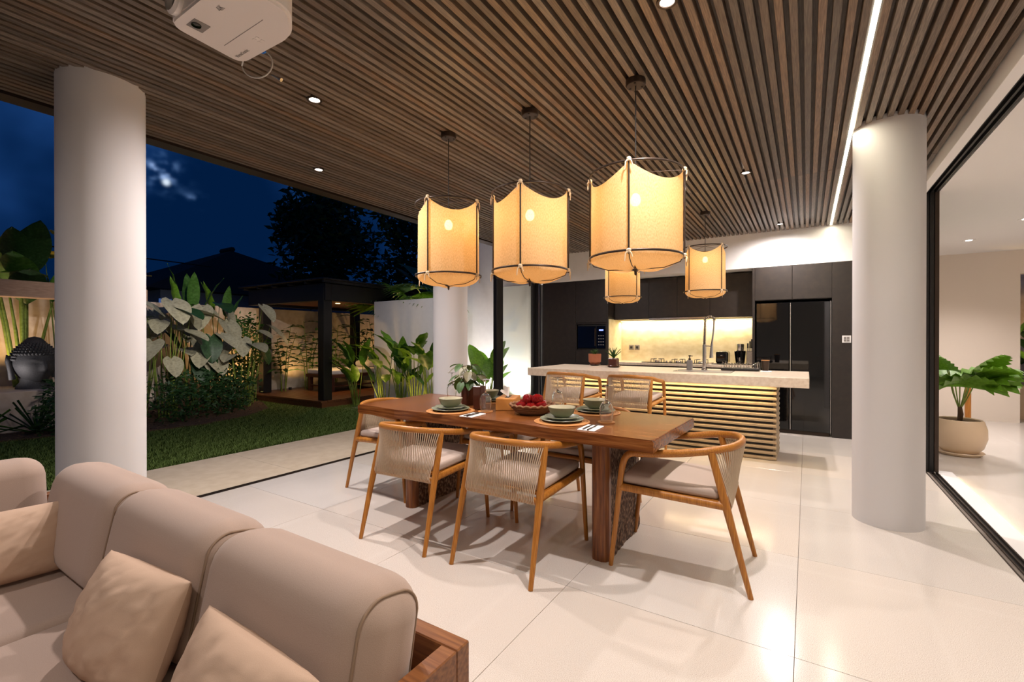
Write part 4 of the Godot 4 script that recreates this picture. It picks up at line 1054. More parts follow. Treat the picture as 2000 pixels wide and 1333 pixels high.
func build_projector() -> void:
	var t := thing("projector", "white ceiling-mounted projector with rounded corners", "projector", Vector3(-1.83, 2.45, -0.87))
	var rb := func(pts: Array, rad: float) -> PackedVector2Array:
		var o := PackedVector2Array()
		for k in pts.size():
			var p: Vector2 = pts[k]
			var a: Vector2 = p + (pts[(k + pts.size() - 1) % pts.size()] - p).normalized() * rad
			var b: Vector2 = p + (pts[(k + 1) % pts.size()] - p).normalized() * rad
			for j in 6:
				var f := j / 5.0
				o.append(a.lerp(p, f).lerp(p.lerp(b, f), f))
		return o
	var outl: Array = [Vector2(-0.225, -0.195), Vector2(0.125, -0.205), Vector2(0.25, -0.12), Vector2(0.25, 0.09), Vector2(-0.2, 0.09)]
	var body := MB.new()
	body.prism(rb.call(outl, 0.05), 0.012, 0.115)
	var small: Array = outl.map(func(p): return p * 0.965)
	body.prism(rb.call(small, 0.05), 0.0, 0.02)
	part(t, "body", body, M.projector_white)
	part(t, "lens_ring", MB.new().lathe([Vector2(0.03, 0.0), Vector2(0.052, 0.0), Vector2(0.055, 0.02), Vector2(0.045, 0.03)], 28, Vector3(-0.12, 0.06, 0.085), Basis(Vector3.RIGHT, PI / 2)), M.projector_white)
	part(t, "lens", MB.new().lathe([Vector2(0.0, 0.012), Vector2(0.035, 0.004), Vector2(0.042, -0.002)], 24, Vector3(-0.12, 0.06, 0.092), Basis(Vector3.RIGHT, PI / 2)), M.gloss_black)
	var rec := part(t, "focus_recess", MB.new().lohi(Vector3(-0.14, -0.0015, 0.0), Vector3(-0.075, 0.002, 0.055), 0.0), M.projector_grey)
	part(rec, "focus_wheel", MB.new().lathe([Vector2(0.0, -0.006), Vector2(0.016, -0.005), Vector2(0.018, 0.002)], 18, Vector3(-0.108, 0.0, 0.035)), M.gloss_black)
	part(t, "panel_seam", MB.new().lohi(Vector3(-0.15, -0.001, -0.086), Vector3(0.13, 0.001, -0.084)), M.projector_grey)
	for k in 4: part(t, "key", MB.new().box(Vector3(-0.01 + 0.02 * (k % 2), -0.0005, -0.15 + 0.02 * (k / 2)), Vector3(0.01, 0.002, 0.012)), M.projector_white)
	var f := SystemFont.new()
	f.font_names = PackedStringArray(["Droid Sans"])
	for q in [["ViewSonic", 22, Vector3(-0.14, -0.0015, -0.15), PI], ["4K", 30, Vector3(0.06, -0.0015, 0.03), PI]]:
		var tm := TextMesh.new()
		tm.text = q[0]; tm.font = f; tm.font_size = q[1]; tm.pixel_size = 0.0009; tm.depth = 0.0006
		var o := part(t, "lettering", tm, M.projector_grey)
		o.transform = Transform3D(Basis(Vector3.UP, 0.0) * Basis(Vector3.RIGHT, PI / 2), q[2])
	part(t, "mount", MB.new().lathe([Vector2(0.0, 0.115), Vector2(0.08, 0.115), Vector2(0.08, 0.13), Vector2(0.02, 0.14), Vector2(0.02, 0.27), Vector2(0.07, 0.275), Vector2(0.07, 0.29), Vector2(0.0, 0.29)], 20), M.projector_white)
	var loop := []
	for k in 25:
		var a := 1.3 - k / 24.0 * 4.3
		loop.append(Vector3(-0.43, 0.16, -0.37) + Vector3(0.8436, 0, -0.537) * cos(a) * 0.075 + Vector3(0, sin(a) * 0.07, 0))
	part(t, "cable", MB.new().tube([Vector3(-0.36, 0.288, -0.4)] + loop + [Vector3(-0.3, 0.12, -0.25), Vector3(-0.18, 0.08, -0.18)], 0.0035, 6), M.cable)
	part(t, "cable_clip", MB.new().tube([Vector3(-0.37, 0.105, -0.41), Vector3(-0.345, 0.09, -0.43), Vector3(-0.335, 0.082, -0.436)], [0.005, 0.008, 0.01], 8), M.steel)
	part(t, "cable_plug", MB.new().box(Vector3(-0.36, 0.19, -0.36), Vector3(0.025, 0.014, 0.02), 0.003), M.display_blue_plug if M.has("display_blue_plug") else mat("display_blue_plug", Color(0.1, 0.4, 0.75), 0.4))

func build_table_things() -> void:
	var ty := 0.76
	var bowl_p := [Vector2(0, 0.006), Vector2(0.034, 0.0), Vector2(0.04, 0.004), Vector2(0.062, 0.024), Vector2(0.075, 0.06), Vector2(0.0735, 0.0615), Vector2(0.071, 0.06), Vector2(0.058, 0.028), Vector2(0.0, 0.01)]
	var sets := [[-2.13, -2.536, "beside the brown vase"], [-1.274, -2.575, "in front of the apple basket"], [-1.237, -3.02, "on the kitchen side, nearer the fridge"], [-2.2, -3.1, "behind the brown vase, kitchen side"]]
	for q in sets:
		var w: String = q[2]
		var c := Vector3(q[0], ty, q[1])
		var m := thing("placemat", "round woven rattan placemat " + w, "placemat", c, 0.0, "round placemats")
		var spir := MB.new()
		for k in 9: spir.lathe([Vector2(0.02 + 0.0188 * k - 0.0188, 0.003), Vector2(0.02 + 0.0188 * k - 0.009, 0.007), Vector2(0.02 + 0.0188 * k, 0.003)], 40)
		part(m, "woven_rings", spir, M.rattan)
		part(m, "base", MB.new().lathe([Vector2(0, 0.0), Vector2(0.17, 0.0), Vector2(0.172, 0.003), Vector2(0.0, 0.004)], 40), M.rattan)
		for k in 2:
			var r := [0.136, 0.108][k] as float
			var y := ty + 0.007 + 0.013 * k
			var pl := solo("plate", MB.new().lathe([Vector2(0, 0.002), Vector2(r * 0.62, 0.0), Vector2(r * 0.9, 0.008), Vector2(r, 0.014), Vector2(r * 0.985, 0.0165), Vector2(r * 0.62, 0.006), Vector2(0, 0.006)], 40), M.ceramic, ["large grey-green dinner plate ", "small grey-green side plate "][k] + w, "plate", "grey-green plates")
			pl.position = Vector3(c.x, y, c.z)
		var b := thing("bowl", "grey-green ceramic bowl on plates " + w, "bowl", Vector3(c.x, ty + 0.0265, c.z), 0.0, "grey-green bowls")
		b.scale = Vector3(1.14, 1.06, 1.14)
		part(b, "bowl_outside", MB.new().lathe(bowl_p.slice(0, 6), 36), M.ceramic)
		part(b, "bowl_inside", MB.new().lathe(bowl_p.slice(5), 36), M.ceramic_in)
	# folded napkins with knife and fork on the near side
	for q in [[-1.875, -2.46, "beside the brown vase setting"], [-1.035, -2.46, "in front of the glass at the open table end"]]:
		var n := thing("napkin", "folded white napkin under cutlery " + q[2], "napkin", Vector3(q[0], ty, q[1]), 0.05, "white napkins")
		part(n, "cloth", MB.new().lohi(Vector3(-0.05, 0.0, -0.085), Vector3(0.05, 0.006, 0.085), 0.002), M.paper_white)
		var k := thing("knife", "dark metal table knife on napkin " + q[2], "knife", Vector3(q[0] - 0.018, ty + 0.006, q[1]), 0.08, "table knives")
		part(k, "blade", MB.new().lohi(Vector3(-0.006, 0.0, -0.09), Vector3(0.006, 0.002, 0.0), 0.0006), M.bronze)
		part(k, "handle", MB.new().lohi(Vector3(-0.006, 0.0, 0.0), Vector3(0.006, 0.005, 0.08), 0.0015), M.bronze)
		var f := thing("fork", "dark metal table fork on napkin " + q[2], "fork", Vector3(q[0] + 0.016, ty + 0.006, q[1]), 0.02, "table forks")
		part(f, "handle", MB.new().tube([Vector3(0, 0.003, 0.085), Vector3(0, 0.004, 0.0), Vector3(0, 0.006, -0.045)], [0.005, 0.003, 0.004], 6), M.bronze)
		for x in [-0.009, -0.003, 0.003, 0.009]: part(f, "tine", MB.new().tube([Vector3(x * 0.6, 0.006, -0.045), Vector3(x, 0.009, -0.062), Vector3(x, 0.006, -0.095)], 0.0012, 5), M.bronze)
	# stemmed glasses standing upside down, some on coasters
	var inner := [Vector2(0.0, 0.091), Vector2(0.024, 0.0885), Vector2(0.0352, 0.069), Vector2(0.0362, 0.04), Vector2(0.0304, 0.0008), Vector2(0.032, 0.0)]
	var prof := [Vector2(0.032, 0.0), Vector2(0.038, 0.04), Vector2(0.037, 0.07), Vector2(0.026, 0.092), Vector2(0.008, 0.102), Vector2(0.0036, 0.112), Vector2(0.0034, 0.165), Vector2(0.008, 0.172), Vector2(0.033, 0.176), Vector2(0.033, 0.1775), Vector2(0.0, 0.1775)]
	for q in [[-2.59, -3.1, "at the lawn-end corner", false], [-1.9, -2.64, "in front of the tissue box", true], [-1.57, -3.1, "behind the apple basket", false], [-1.03, -2.69, "by the open table end", true]]:
		var lift := 0.0
		if q[3]:
			var co := solo("coaster", MB.new().lathe([Vector2(0, 0), Vector2(0.052, 0), Vector2(0.053, 0.003), Vector2(0.052, 0.005), Vector2(0, 0.005)], 28), M.rattan, "round woven coaster under the glass " + q[2], "coaster", "round coasters")
			co.position = Vector3(q[0], ty, q[1])
			lift = 0.005
		var g := thing("wine_glass", "upturned clear stemmed glass " + q[2], "glass", Vector3(q[0], ty + lift, q[1]), 0.0, "upturned stemmed glasses")
		g.scale = Vector3(1.1, 1.25, 1.1)
		part(g, "glass_body", MB.new().lathe(inner + prof.slice(1), 28), M.wine_glass)
	# vase pair with a veined leafy plant
	var v := thing("potted_arrowhead", "leafy cream-veined plant in dark brown cylinder pot on table", "potted plant", Vector3(-2.23, ty, -2.87))
	part(v, "pot", MB.new().lathe([Vector2(0, 0.0), Vector2(0.05, 0.0), Vector2(0.054, 0.006), Vector2(0.058, 0.14), Vector2(0.053, 0.142), Vector2(0.05, 0.125), Vector2(0.0, 0.122)], 28), M.brown_glaze)
	part(v, "soil", MB.new().lathe([Vector2(0, 0.128), Vector2(0.05, 0.126)], 16), M.soil)
	var rng := RandomNumberGenerator.new()
	rng.seed = 12
	var hl := heart_leaf(0.085, 0.062)
	for k in 34:
		var a := k * 2.4
		var out := rng.randf_range(0.02, 0.12)
		var tip := Vector3(cos(a) * out, 0.165 + rng.randf_range(0.0, 0.15), sin(a) * out)
		part(v, "stalk", MB.new().tube([Vector3(cos(a) * 0.01, 0.125, sin(a) * 0.01), Vector3(tip.x * 0.4, tip.y * 0.8, tip.z * 0.4), tip], 0.0018, 5), M.stem_green)
		var lf := part(v, "leaf", hl, M.leaf_fern if k % 3 else M.leaf_silver)
		lf.transform = Transform3D(Basis(Vector3.UP, -a + PI / 2 + rng.randf_range(-0.4, 0.4)) * Basis(Vector3.RIGHT, rng.randf_range(0.1, 0.9)), tip)
	solo("square_vase", MB.new().lohi(Vector3(-2.04, ty, -2.745), Vector3(-1.97, ty + 0.17, -2.675), 0.006), M.brown_glaze, "plain brown square vase between the plant pot and tissue box", "vase")
	var tb := thing("tissue_box", "golden wooden tissue box with white tissue pulled out", "tissue box", Vector3(-1.855, ty, -2.865), -1.18)
	part(tb, "box", MB.new().lohi(Vector3(-0.125, 0.0, -0.07), Vector3(0.125, 0.085, 0.07), 0.004), M.tissue_wood)
	part(tb, "slot", MB.new().lohi(Vector3(-0.07, 0.0845, -0.015), Vector3(0.07, 0.0862, 0.015)), M.black_matt)
	var rows := []
	for i in 9:
		var row := PackedVector3Array()
		for j in 13:
			var f := i / 8.0
			var u := lerpf(-1.0, 1.0, j / 12.0)
			row.append(Vector3(u * (0.03 + 0.05 * f) + 0.01 * sin(u * 5.0 + f * 4.0), 0.085 + 0.075 * f - 0.03 * f * absf(u) + 0.012 * sin(u * 9.0) * f, 0.025 * sin(u * 6.0 + f * 2.0) * f + 0.02 * f))
		rows.append(row)
	part(tb, "tissue", MB.new().grid(rows), M.paper_white)
	var bk := thing("fruit_basket", "shallow woven basket holding red apples", "basket", Vector3(-1.585, ty, -2.75))
	var weave := MB.new()
	for k in 7:
		var f := k / 6.0
		var ring := []
		var n := 49
		for j in n: ring.append(Vector3(cos(TAU * j / 48) * lerpf(0.085, 0.15, f), 0.008 + 0.05 * f * f + 0.002 * sin(j * PI + k * PI), sin(TAU * j / 48) * lerpf(0.085, 0.15, f)))
		weave.tube(ring, 0.0058, 5, false)
	part(bk, "woven_side", weave, M.basket)
	part(bk, "base", MB.new().lathe([Vector2(0, 0.0), Vector2(0.088, 0.0), Vector2(0.09, 0.006), Vector2(0, 0.008)], 28), M.basket)
	part(bk, "lining", MB.new().lathe([Vector2(0.085, 0.008), Vector2(0.12, 0.022), Vector2(0.148, 0.056)], 32), M.basket)
	var braid := []
	for j in 97: braid.append(Vector3(cos(TAU * j / 96) * (0.152 + 0.003 * sin(j * 1.3)), 0.062 + 0.004 * sin(j * 1.3 + 1.0), sin(TAU * j / 96) * (0.152 + 0.003 * sin(j * 1.3))))
	part(bk, "rim", MB.new().tube(braid, 0.008, 6, false), M.basket)
	var ap := MB.new().lathe([Vector2(0.0, 0.006), Vector2(0.014, 0.001), Vector2(0.028, 0.004), Vector2(0.039, 0.022), Vector2(0.041, 0.04), Vector2(0.034, 0.06), Vector2(0.018, 0.068), Vector2(0.006, 0.062), Vector2(0.0, 0.056)], 20).mesh()
	var spots := [[-0.06, 0.012, 0.05], [0.02, 0.012, 0.065], [0.085, 0.024, 0.01], [-0.005, 0.01, -0.02], [0.05, 0.02, -0.065], [-0.08, 0.022, -0.03], [-0.025, 0.024, -0.09], [-0.03, 0.062, 0.02], [0.045, 0.066, 0.012]]
	for k in spots.size():
		var q: Array = spots[k]
		var a := thing("apple", "shiny red apple in the woven basket", "apple", bk.position + Vector3(q[0], q[1], q[2]), k * 1.3, "red apples in the basket")
		a.rotation.x = 0.3 * sin(k * 2.0)
		part(a, "flesh", ap, M.apple)
		part(a, "stem", MB.new().tube([Vector3(0, 0.056, 0), Vector3(0.003, 0.074, 0.001)], 0.0012, 5), M.trunk)
func paddle_leaf(len_: float, wid: float, droop: float) -> ArrayMesh:
	var rows := []
	for i in 12:
		var t := i / 11.0
		var w := wid * 0.5 * pow(sin(PI * pow(t, 0.85)), 0.75)
		var row := PackedVector3Array()
		for u in [-1.0, -0.5, 0.0, 0.5, 1.0]: row.append(Vector3(u * w, absf(u) * w * 0.28 - droop * len_ * t * t + 0.01 * sin(t * 20.0) * absf(u), len_ * t * (1.0 - 0.12 * droop * t)))
		rows.append(row)
	return MB.new().grid(rows, false, -1.0).mesh()

func heart_leaf(len_: float, wid: float) -> ArrayMesh:
	var rows := []
	for i in 13:
		var t := i / 12.0
		var w := wid * 0.5 * pow(maxf(0.0, 1.0 - pow(absf(t - 0.3) / 0.7 if t > 0.3 else (0.3 - t) / 0.34, 1.8)), 0.7)
		var row := PackedVector3Array()
		for u in [-1.0, -0.6, -0.25, 0.0, 0.25, 0.6, 1.0]:
			var back := -0.16 * len_ * absf(u) * maxf(0.0, 1.0 - t * 2.5)
			row.append(Vector3(u * w, absf(u) * w * 0.22 - 0.22 * len_ * t * t, len_ * t + back))
		rows.append(row)
	return MB.new().grid(rows, false, -1.0).mesh()

func fan_leaf(r: float, spread: float, n: int, depth: float) -> ArrayMesh:
	var rows := []
	for i in 5:
		var f := i / 4.0
		var row := PackedVector3Array()
		for k in n * 2 + 1:
			var a := lerpf(-spread, spread, k / (n * 2.0))
			var rr := r * f * (1.0 if k % 2 == 0 else (0.955 if i == 4 else 1.0))
			row.append(Vector3(sin(a) * rr, (depth * 0.35 if k % 2 else -depth * 0.35) * f - 0.25 * r * f * f, cos(a) * rr))
		rows.append(row)
	return MB.new().grid(rows, false, -1.0).mesh()

func finger_fan(r: float, n: int) -> ArrayMesh:
	var b := MB.new()
	for k in n:
		var a := lerpf(-1.75, 1.75, k / (n - 1.0))
		var d := Vector3(sin(a), 0, cos(a))
		var s := Vector3(cos(a), 0, -sin(a))
		var len_ := r * (1.0 - 0.18 * absf(a) / 1.75)
		var rows := []
		for i in 5:
			var f := i / 4.0
			var w: float = [0.004, 0.026, 0.03, 0.018, 0.001][i] * r / 0.6
			var p := d * len_ * f + Vector3(0, -0.32 * len_ * pow(f, 2.4), 0)
			rows.append(PackedVector3Array([p - s * w + Vector3(0, w * 0.5, 0), p, p + s * w + Vector3(0, w * 0.5, 0)]))
		b.grid(rows, false, -1.0)
	return b.mesh()

func spike_leaf(len_: float, wid: float) -> ArrayMesh:
	var rows := []
	for i in 6:
		var t := i / 5.0
		var w := wid * 0.5 * (1.0 - pow(t, 1.6)) + 0.0004
		rows.append(PackedVector3Array([Vector3(-w, w * 0.6, len_ * t), Vector3(0, -0.05 * len_ * t * t, len_ * t), Vector3(w, w * 0.6, len_ * t)]))
	return MB.new().grid(rows, false, -1.0).mesh()

# upright clump of stalks, each ending in one leaf
func clump(called: String, label: String, at: Vector3, n: int, hi: Vector2, spread: float, leaf: ArrayMesh, mats_: Array, seed_: int, pitch := Vector2(-1.25, -0.4), scale_ := Vector2(0.8, 1.15), lean := Vector3.ZERO, group := "", facing := Vector2(0, 0), thick := 1.0) -> Node3D:
	var t := thing(called, label, "plant", at, 0.0, group)
	var rng := RandomNumberGenerator.new()
	rng.seed = seed_
	for k in n:
		var a := k * 2.4 + rng.randf_range(-0.4, 0.4)
		if facing.y > 0.0: a = facing.x + rng.randf_range(-facing.y, facing.y)
		var h := rng.randf_range(hi.x, hi.y)
		var foot := Vector3(cos(a), 0, sin(a)) * spread * 0.35 * rng.randf()
		var tip := foot + Vector3(cos(a), 0, sin(a)) * spread * rng.randf_range(0.2, 0.7) + Vector3(0, h, 0) + lean * h
		part(t, "stalk", MB.new().tube([foot, foot.lerp(tip, 0.5) + Vector3(0, h * 0.06, 0), tip], [0.012 * thick, 0.009 * thick, 0.005 * thick], 7), M.stem_green)
		var lf := part(t, "leaf", leaf, M[mats_[k % mats_.size()]])
		var s := rng.randf_range(scale_.x, scale_.y)
		lf.transform = Transform3D((Basis(Vector3.UP, -a + PI / 2) * Basis(Vector3.RIGHT, rng.randf_range(pitch.x, pitch.y))).scaled(Vector3.ONE * s), tip)
	return t

# many small leaves in blobs round a centre, joined into one mass
func foliage(n: int, blobs: Array, leaf: float, seed_: int) -> MB:
	var b := MB.new()
	var rng := RandomNumberGenerator.new()
	rng.seed = seed_
	for k in n:
		var q: Array = blobs[rng.randi_range(0, blobs.size() - 1)]
		var d := Vector3(rng.randfn(), rng.randfn(), rng.randfn()).normalized() * pow(rng.randf(), 0.4)
		var p: Vector3 = q[0] + d * q[1]
		var f := Vector3(rng.randfn(), rng.randfn() * 0.6, rng.randfn()).normalized()
		var s := f.cross(Vector3(rng.randfn(), rng.randfn(), rng.randfn())).normalized()
		var l := leaf * rng.randf_range(0.6, 1.4)
		b.face([p, p + f * l * 0.5 + s * l * 0.2, p + f * l, p + f * l * 0.5 - s * l * 0.2], f.cross(s).normalized())
	return b

func build_garden() -> void:
	var rng := RandomNumberGenerator.new()
	rng.seed = 55
	# lawn, bed, walls
	struct("floor_lawn", MB.new().lohi(Vector3(-10.3, -0.3, -9.6), Vector3(-5.385, -0.03, 6.0)), M.lawn_soil)
	struct("floor_far_ground", MB.new().lohi(Vector3(-60, -0.5, -60), Vector3(-10.3, -0.2, 30)), M.lawn_soil)
	var edge := PackedVector2Array([Vector2(-8.99, 3.0), Vector2(-8.6, 2.6), Vector2(-8.5, 0.5), Vector2(-8.45, -1.2), Vector2(-8.2, -2.1), Vector2(-7.65, -2.65), Vector2(-7.55, -3.3), Vector2(-7.8, -4.1), Vector2(-8.3, -4.75), Vector2(-9.2, -5.15), Vector2(-10.24, -5.25), Vector2(-10.24, -2.61), Vector2(-8.99, -2.61)])
	solo("mulch_bed", MB.new().prism(edge, -0.06, 0.015), M.mulch, "dark mulch planting bed with curved edge along the lawn", "planting bed", "", "stuff")
	var lit := MB.new()
	for k in 1600:
		var p := Vector2(rng.randf_range(-9.6, -7.5), rng.randf_range(-5.1, 0.0)) if k % 4 else Vector2(rng.randf_range(-8.9, -7.5), rng.randf_range(-3.0, 0.0))
		if not Geometry2D.is_point_in_polygon(p, edge): continue
		var a := rng.randf() * TAU
		var d := Vector3(cos(a), rng.randf_range(-0.1, 0.4), sin(a)) * rng.randf_range(0.02, 0.055)
		var s := Vector3(-d.z, rng.randf_range(-0.02, 0.02), d.x) * 0.3
		var o := Vector3(p.x, 0.022, p.y)
		lit.face([o, o + d * 0.5 + s, o + d, o + d * 0.5 - s], Vector3.UP)
	solo("leaf_litter", lit, M.litter, "dry brown leaves scattered over the mulch bed", "leaf litter", "", "stuff")
	var tuft := MB.new()
	for k in 6:
		var a := k * 1.07
		var d := Vector3(cos(a), 0, sin(a))
		var s := Vector3(-d.z, 0, d.x) * 0.0035
		var o := d * 0.012
		tuft.face([o - s, o + s, o + s * 0.5 + d * 0.012 + Vector3(0, 0.03, 0), o + d * 0.024 + Vector3(0, 0.048, 0)], d * -0.4 + Vector3(0, 0.9, 0))
	var mm := MultiMesh.new()
	mm.transform_format = MultiMesh.TRANSFORM_3D
	mm.mesh = tuft.mesh()
	var where := []
	while where.size() < 52000:
		var p := Vector2(rng.randf_range(-10.2, -5.4), rng.randf_range(-6.3, 1.2))
		if Geometry2D.is_point_in_polygon(p, edge) or (p.x < -7.5 and p.y < -5.25): continue
		where.append(p)
	mm.instance_count = where.size()
	for k in where.size():
		var sc := rng.randf_range(0.6, 1.25)
		mm.set_instance_transform(k, Transform3D(Basis(Vector3.UP, rng.randf() * TAU).scaled(Vector3(1, sc, 1)), Vector3(where[k].x, -0.032, where[k].y)))
	var gr := MultiMeshInstance3D.new()
	gr.name = "lawn_grass"
	gr.multimesh = mm
	gr.material_override = M.grass
	add_child(gr)
	tag(gr, "short dark green lawn beside the paving strip", "grass", "", "stuff")
	struct("wall_garden_left", MB.new().lohi(Vector3(-10.45, -0.2, -9.6), Vector3(-10.25, 1.96, 6.0), 0.004), M.garden_wall, "beige rendered boundary wall behind the planting bed")
	struct("wall_garden_back", MB.new().lohi(Vector3(-10.45, -0.2, -9.8), Vector3(-6.2, 2.0, -9.6)), M.garden_wall)
	struct("wall_garden_front", MB.new().lohi(Vector3(-7.49, -0.2, -6.7), Vector3(-5.3, 2.04, -6.5), 0.004), M.plaster, "pale rendered garden wall behind the tall paddle-leaved plants")
	struct("floor_side_yard", MB.new().lohi(Vector3(-7.4, -0.3, -7.6), Vector3(-4.16, -0.03, -6.3)), M.paving)
	solo("stepping_slab", MB.new().lohi(Vector3(-7.2, -0.05, -6.0), Vector3(-6.5, -0.005, -5.5), 0.006), M.paving, "pale stepping slab leading to the pavilion deck", "paving slab")
	solo("stepping_slab", MB.new().lohi(Vector3(-6.4, -0.05, -6.1), Vector3(-5.7, -0.005, -5.55), 0.006), M.paving, "pale stepping slab below the paddle-leaved plants", "paving slab")
	build_gazebo()
	# big silver-leaved plants, with taller green paddles between them
	var hl := heart_leaf(0.46, 0.34)
	var n := 0
	for q in [[-8.95, -2.6, "nearest the stone plinth"], [-9.3, -3.1, "beside the first green paddle plant"], [-8.8, -3.3, "behind the low bush at the bed's bulge"], [-9.4, -3.7, "at the boundary wall, middle of the bed"], [-8.95, -4.0, "behind the third low bush"], [-9.45, -4.3, "at the boundary wall near the pavilion"], [-8.95, -4.6, "beside the yellow-lit clump"]]:
		n += 1
		clump("silver_leaf_plant", "plant with broad pale silvery leaves, " + q[2], Vector3(q[0], 0, q[1]), 9, Vector2(0.95, 1.95), 0.55, hl, ["leaf_silver", "leaf_silver", "leaf_silver", "leaf_dark"], 100 + n, Vector2(0.1, 1.1), Vector2(0.75, 1.15), Vector3.ZERO, "silvery broad-leaved plants", Vector2(0.2, 1.3))
	var pad := paddle_leaf(0.75, 0.19, 0.12)
	for q in [[-9.4, -2.75, 3, 1.7, "nearest the stone plinth"], [-9.2, -3.9, 5, 1.95, "in the middle of the bed"], [-9.5, -4.5, 4, 1.7, "nearest the pavilion"]]:
		n += 1
		clump("paddle_leaf_plant", "tall green paddle-leaved plant among silvery leaves, " + q[4], Vector3(q[0], 0, q[1]), q[2], Vector2(q[3] - 0.3, q[3]), 0.3, pad, ["leaf_mid", "leaf_bright"], 130 + n, Vector2(-1.5, -1.1), Vector2(0.8, 1.1), Vector3.ZERO, "paddle plants among the silvery leaves")
	# low dark shrubs in front
	for q in [[-8.45, -2.75, 0.4, "at the bulge of the bed edge"], [-8.2, -3.35, 0.4, "second along from the bed edge bulge"], [-8.35, -3.95, 0.4, "third along towards the pavilion"], [-8.75, -4.45, 0.36, "nearest the yellow-lit clump"], [-8.55, -2.1, 0.34, "nearest the strap-leaved plants"]]:
		var sh := thing("low_shrub", "low dark green bush in the mulch bed, " + q[3], "bush", Vector3(q[0], 0, q[1]), 0.0, "low bushes along the bed")
		part(sh, "foliage", foliage(900, [[Vector3(0, 0.35, 0), q[2]], [Vector3(0.15, 0.25, 0.15), q[2] * 0.8], [Vector3(-0.2, 0.55, 0), q[2] * 0.7]], 0.075, int(q[0] * -100)), M.leaf_dark, "stuff")
		part(sh, "stem", MB.new().tube([Vector3(0, 0, 0), Vector3(0.02, 0.3, 0)], 0.02, 6), M.trunk)
	# bamboo-like clump next to the pavilion post
	var bm := thing("bamboo_clump", "thin-stemmed leafy clump lit yellow beside the black pavilion post", "plant", Vector3(-9.4, 0, -4.95))
	for k in 16:
		var a := k * 2.4
		var o := Vector3(cos(a), 0, sin(a)) * 0.03 * sqrt(float(k))
		part(bm, "cane", MB.new().tube([o * 1.5, o * 1.8 + Vector3(0, 0.7, 0), o * 3.0 + Vector3(0, 1.35 + 0.3 * sin(k * 5.0), 0)], [0.011, 0.009, 0.004], 6), M.leaf_yellow if k % 3 == 0 else M.stem_green)
	part(bm, "foliage", foliage(900, [[Vector3(0, 1.1, 0), 0.42], [Vector3(0.1, 0.7, 0.1), 0.35], [Vector3(-0.1, 1.5, 0), 0.3]], 0.1, 9), M.leaf_mid, "stuff")
	# paddle plants before the pale garden wall and in the pavilion corner
	var hel := paddle_leaf(0.56, 0.19, 0.3)
	n = 0
	for q in [[-7.3, -5.95, 12, 0.95, "at its free end by the pavilion"], [-6.75, -6.12, 12, 1.05, "second from its free end"], [-6.3, -6.12, 13, 1.1, "in the middle of the row"], [-5.95, -6.1, 14, 1.2, "second from the white column"], [-5.55, -6.1, 8, 1.0, "beside the white column"]]:
		n += 1
		clump("heliconia", "upright heliconia before the pale garden wall, " + q[4], Vector3(q[0], -0.03, q[1]), q[2], Vector2(0.45, q[3]), 0.28, hel, ["leaf_bright", "leaf_mid", "leaf_bright"], 200 + n, Vector2(-1.45, -0.6), Vector2(0.7, 1.1), Vector3.ZERO, "heliconias along the garden wall", Vector2(PI / 2, 1.7))
	var gin := paddle_leaf(0.44, 0.13, 0.4)
	n = 0
	for q in [[-9.72, -5.9, 1.5, "beside the pavilion post"], [-9.72, -6.5, 1.6, "second behind the pavilion post"], [-9.72, -7.2, 1.7, "at the head of the daybed"], [-9.7, -7.9, 1.8, "in the far corner of the deck"], [-9.6, -8.4, 1.9, "in the garden corner"], [-9.0, -8.7, 1.7, "behind the daybed"], [-8.4, -8.75, 1.6, "nearest the fan palms"]]:
		n += 1
		var t := thing("ginger_plant", "arching ginger with paired leaves at the wall, " + q[3], "plant", Vector3(q[0], 0.0, q[1]), 0.0, "ginger plants behind the pavilion")
		for k in 4:
			var a := k * 1.7 + n
			var top := Vector3(0.08 + cos(a) * 0.12, q[2] * (0.75 + 0.1 * k), sin(a) * 0.3)
			part(t, "stalk", MB.new().tube([Vector3(cos(a) * 0.05, 0, sin(a) * 0.05), top * Vector3(0.4, 0.6, 0.4), top], [0.012, 0.01, 0.005], 6), M.stem_green)
			for j in 8:
				var f := 0.45 + 0.075 * j
				var lf := part(t, "leaf", gin, M.leaf_dark if j % 2 else M.leaf_mid)
				lf.transform = Transform3D(Basis(Vector3.UP, a * 1.3 + (0.0 if j % 2 else PI)) * Basis(Vector3.RIGHT, -0.35), top * Vector3(pow(f, 1.5), f, pow(f, 1.5)))
	# large-leaved plant outside the parked glass panel
	var fig := heart_leaf(0.44, 0.33)
	var fp := clump("fiddle_leaf_plant", "large bright-leaved plant outside behind the black glass panel frame", Vector3(-4.8, -0.03, -6.7), 14, Vector2(0.5, 0.92), 0.34, fig, ["leaf_bright"], 301, Vector2(-1.3, -0.75), Vector2(0.75, 1.05), Vector3.ZERO, "", Vector2(4.1, 1.5))
	part(fp, "pot", MB.new().lathe([Vector2(0, 0.0), Vector2(0.16, 0.0), Vector2(0.2, 0.3), Vector2(0.18, 0.3), Vector2(0.17, 0.26), Vector2(0, 0.26)], 28), M.pot_cream)
	# fan palms over the garden wall
	var ff := finger_fan(0.75, 22)
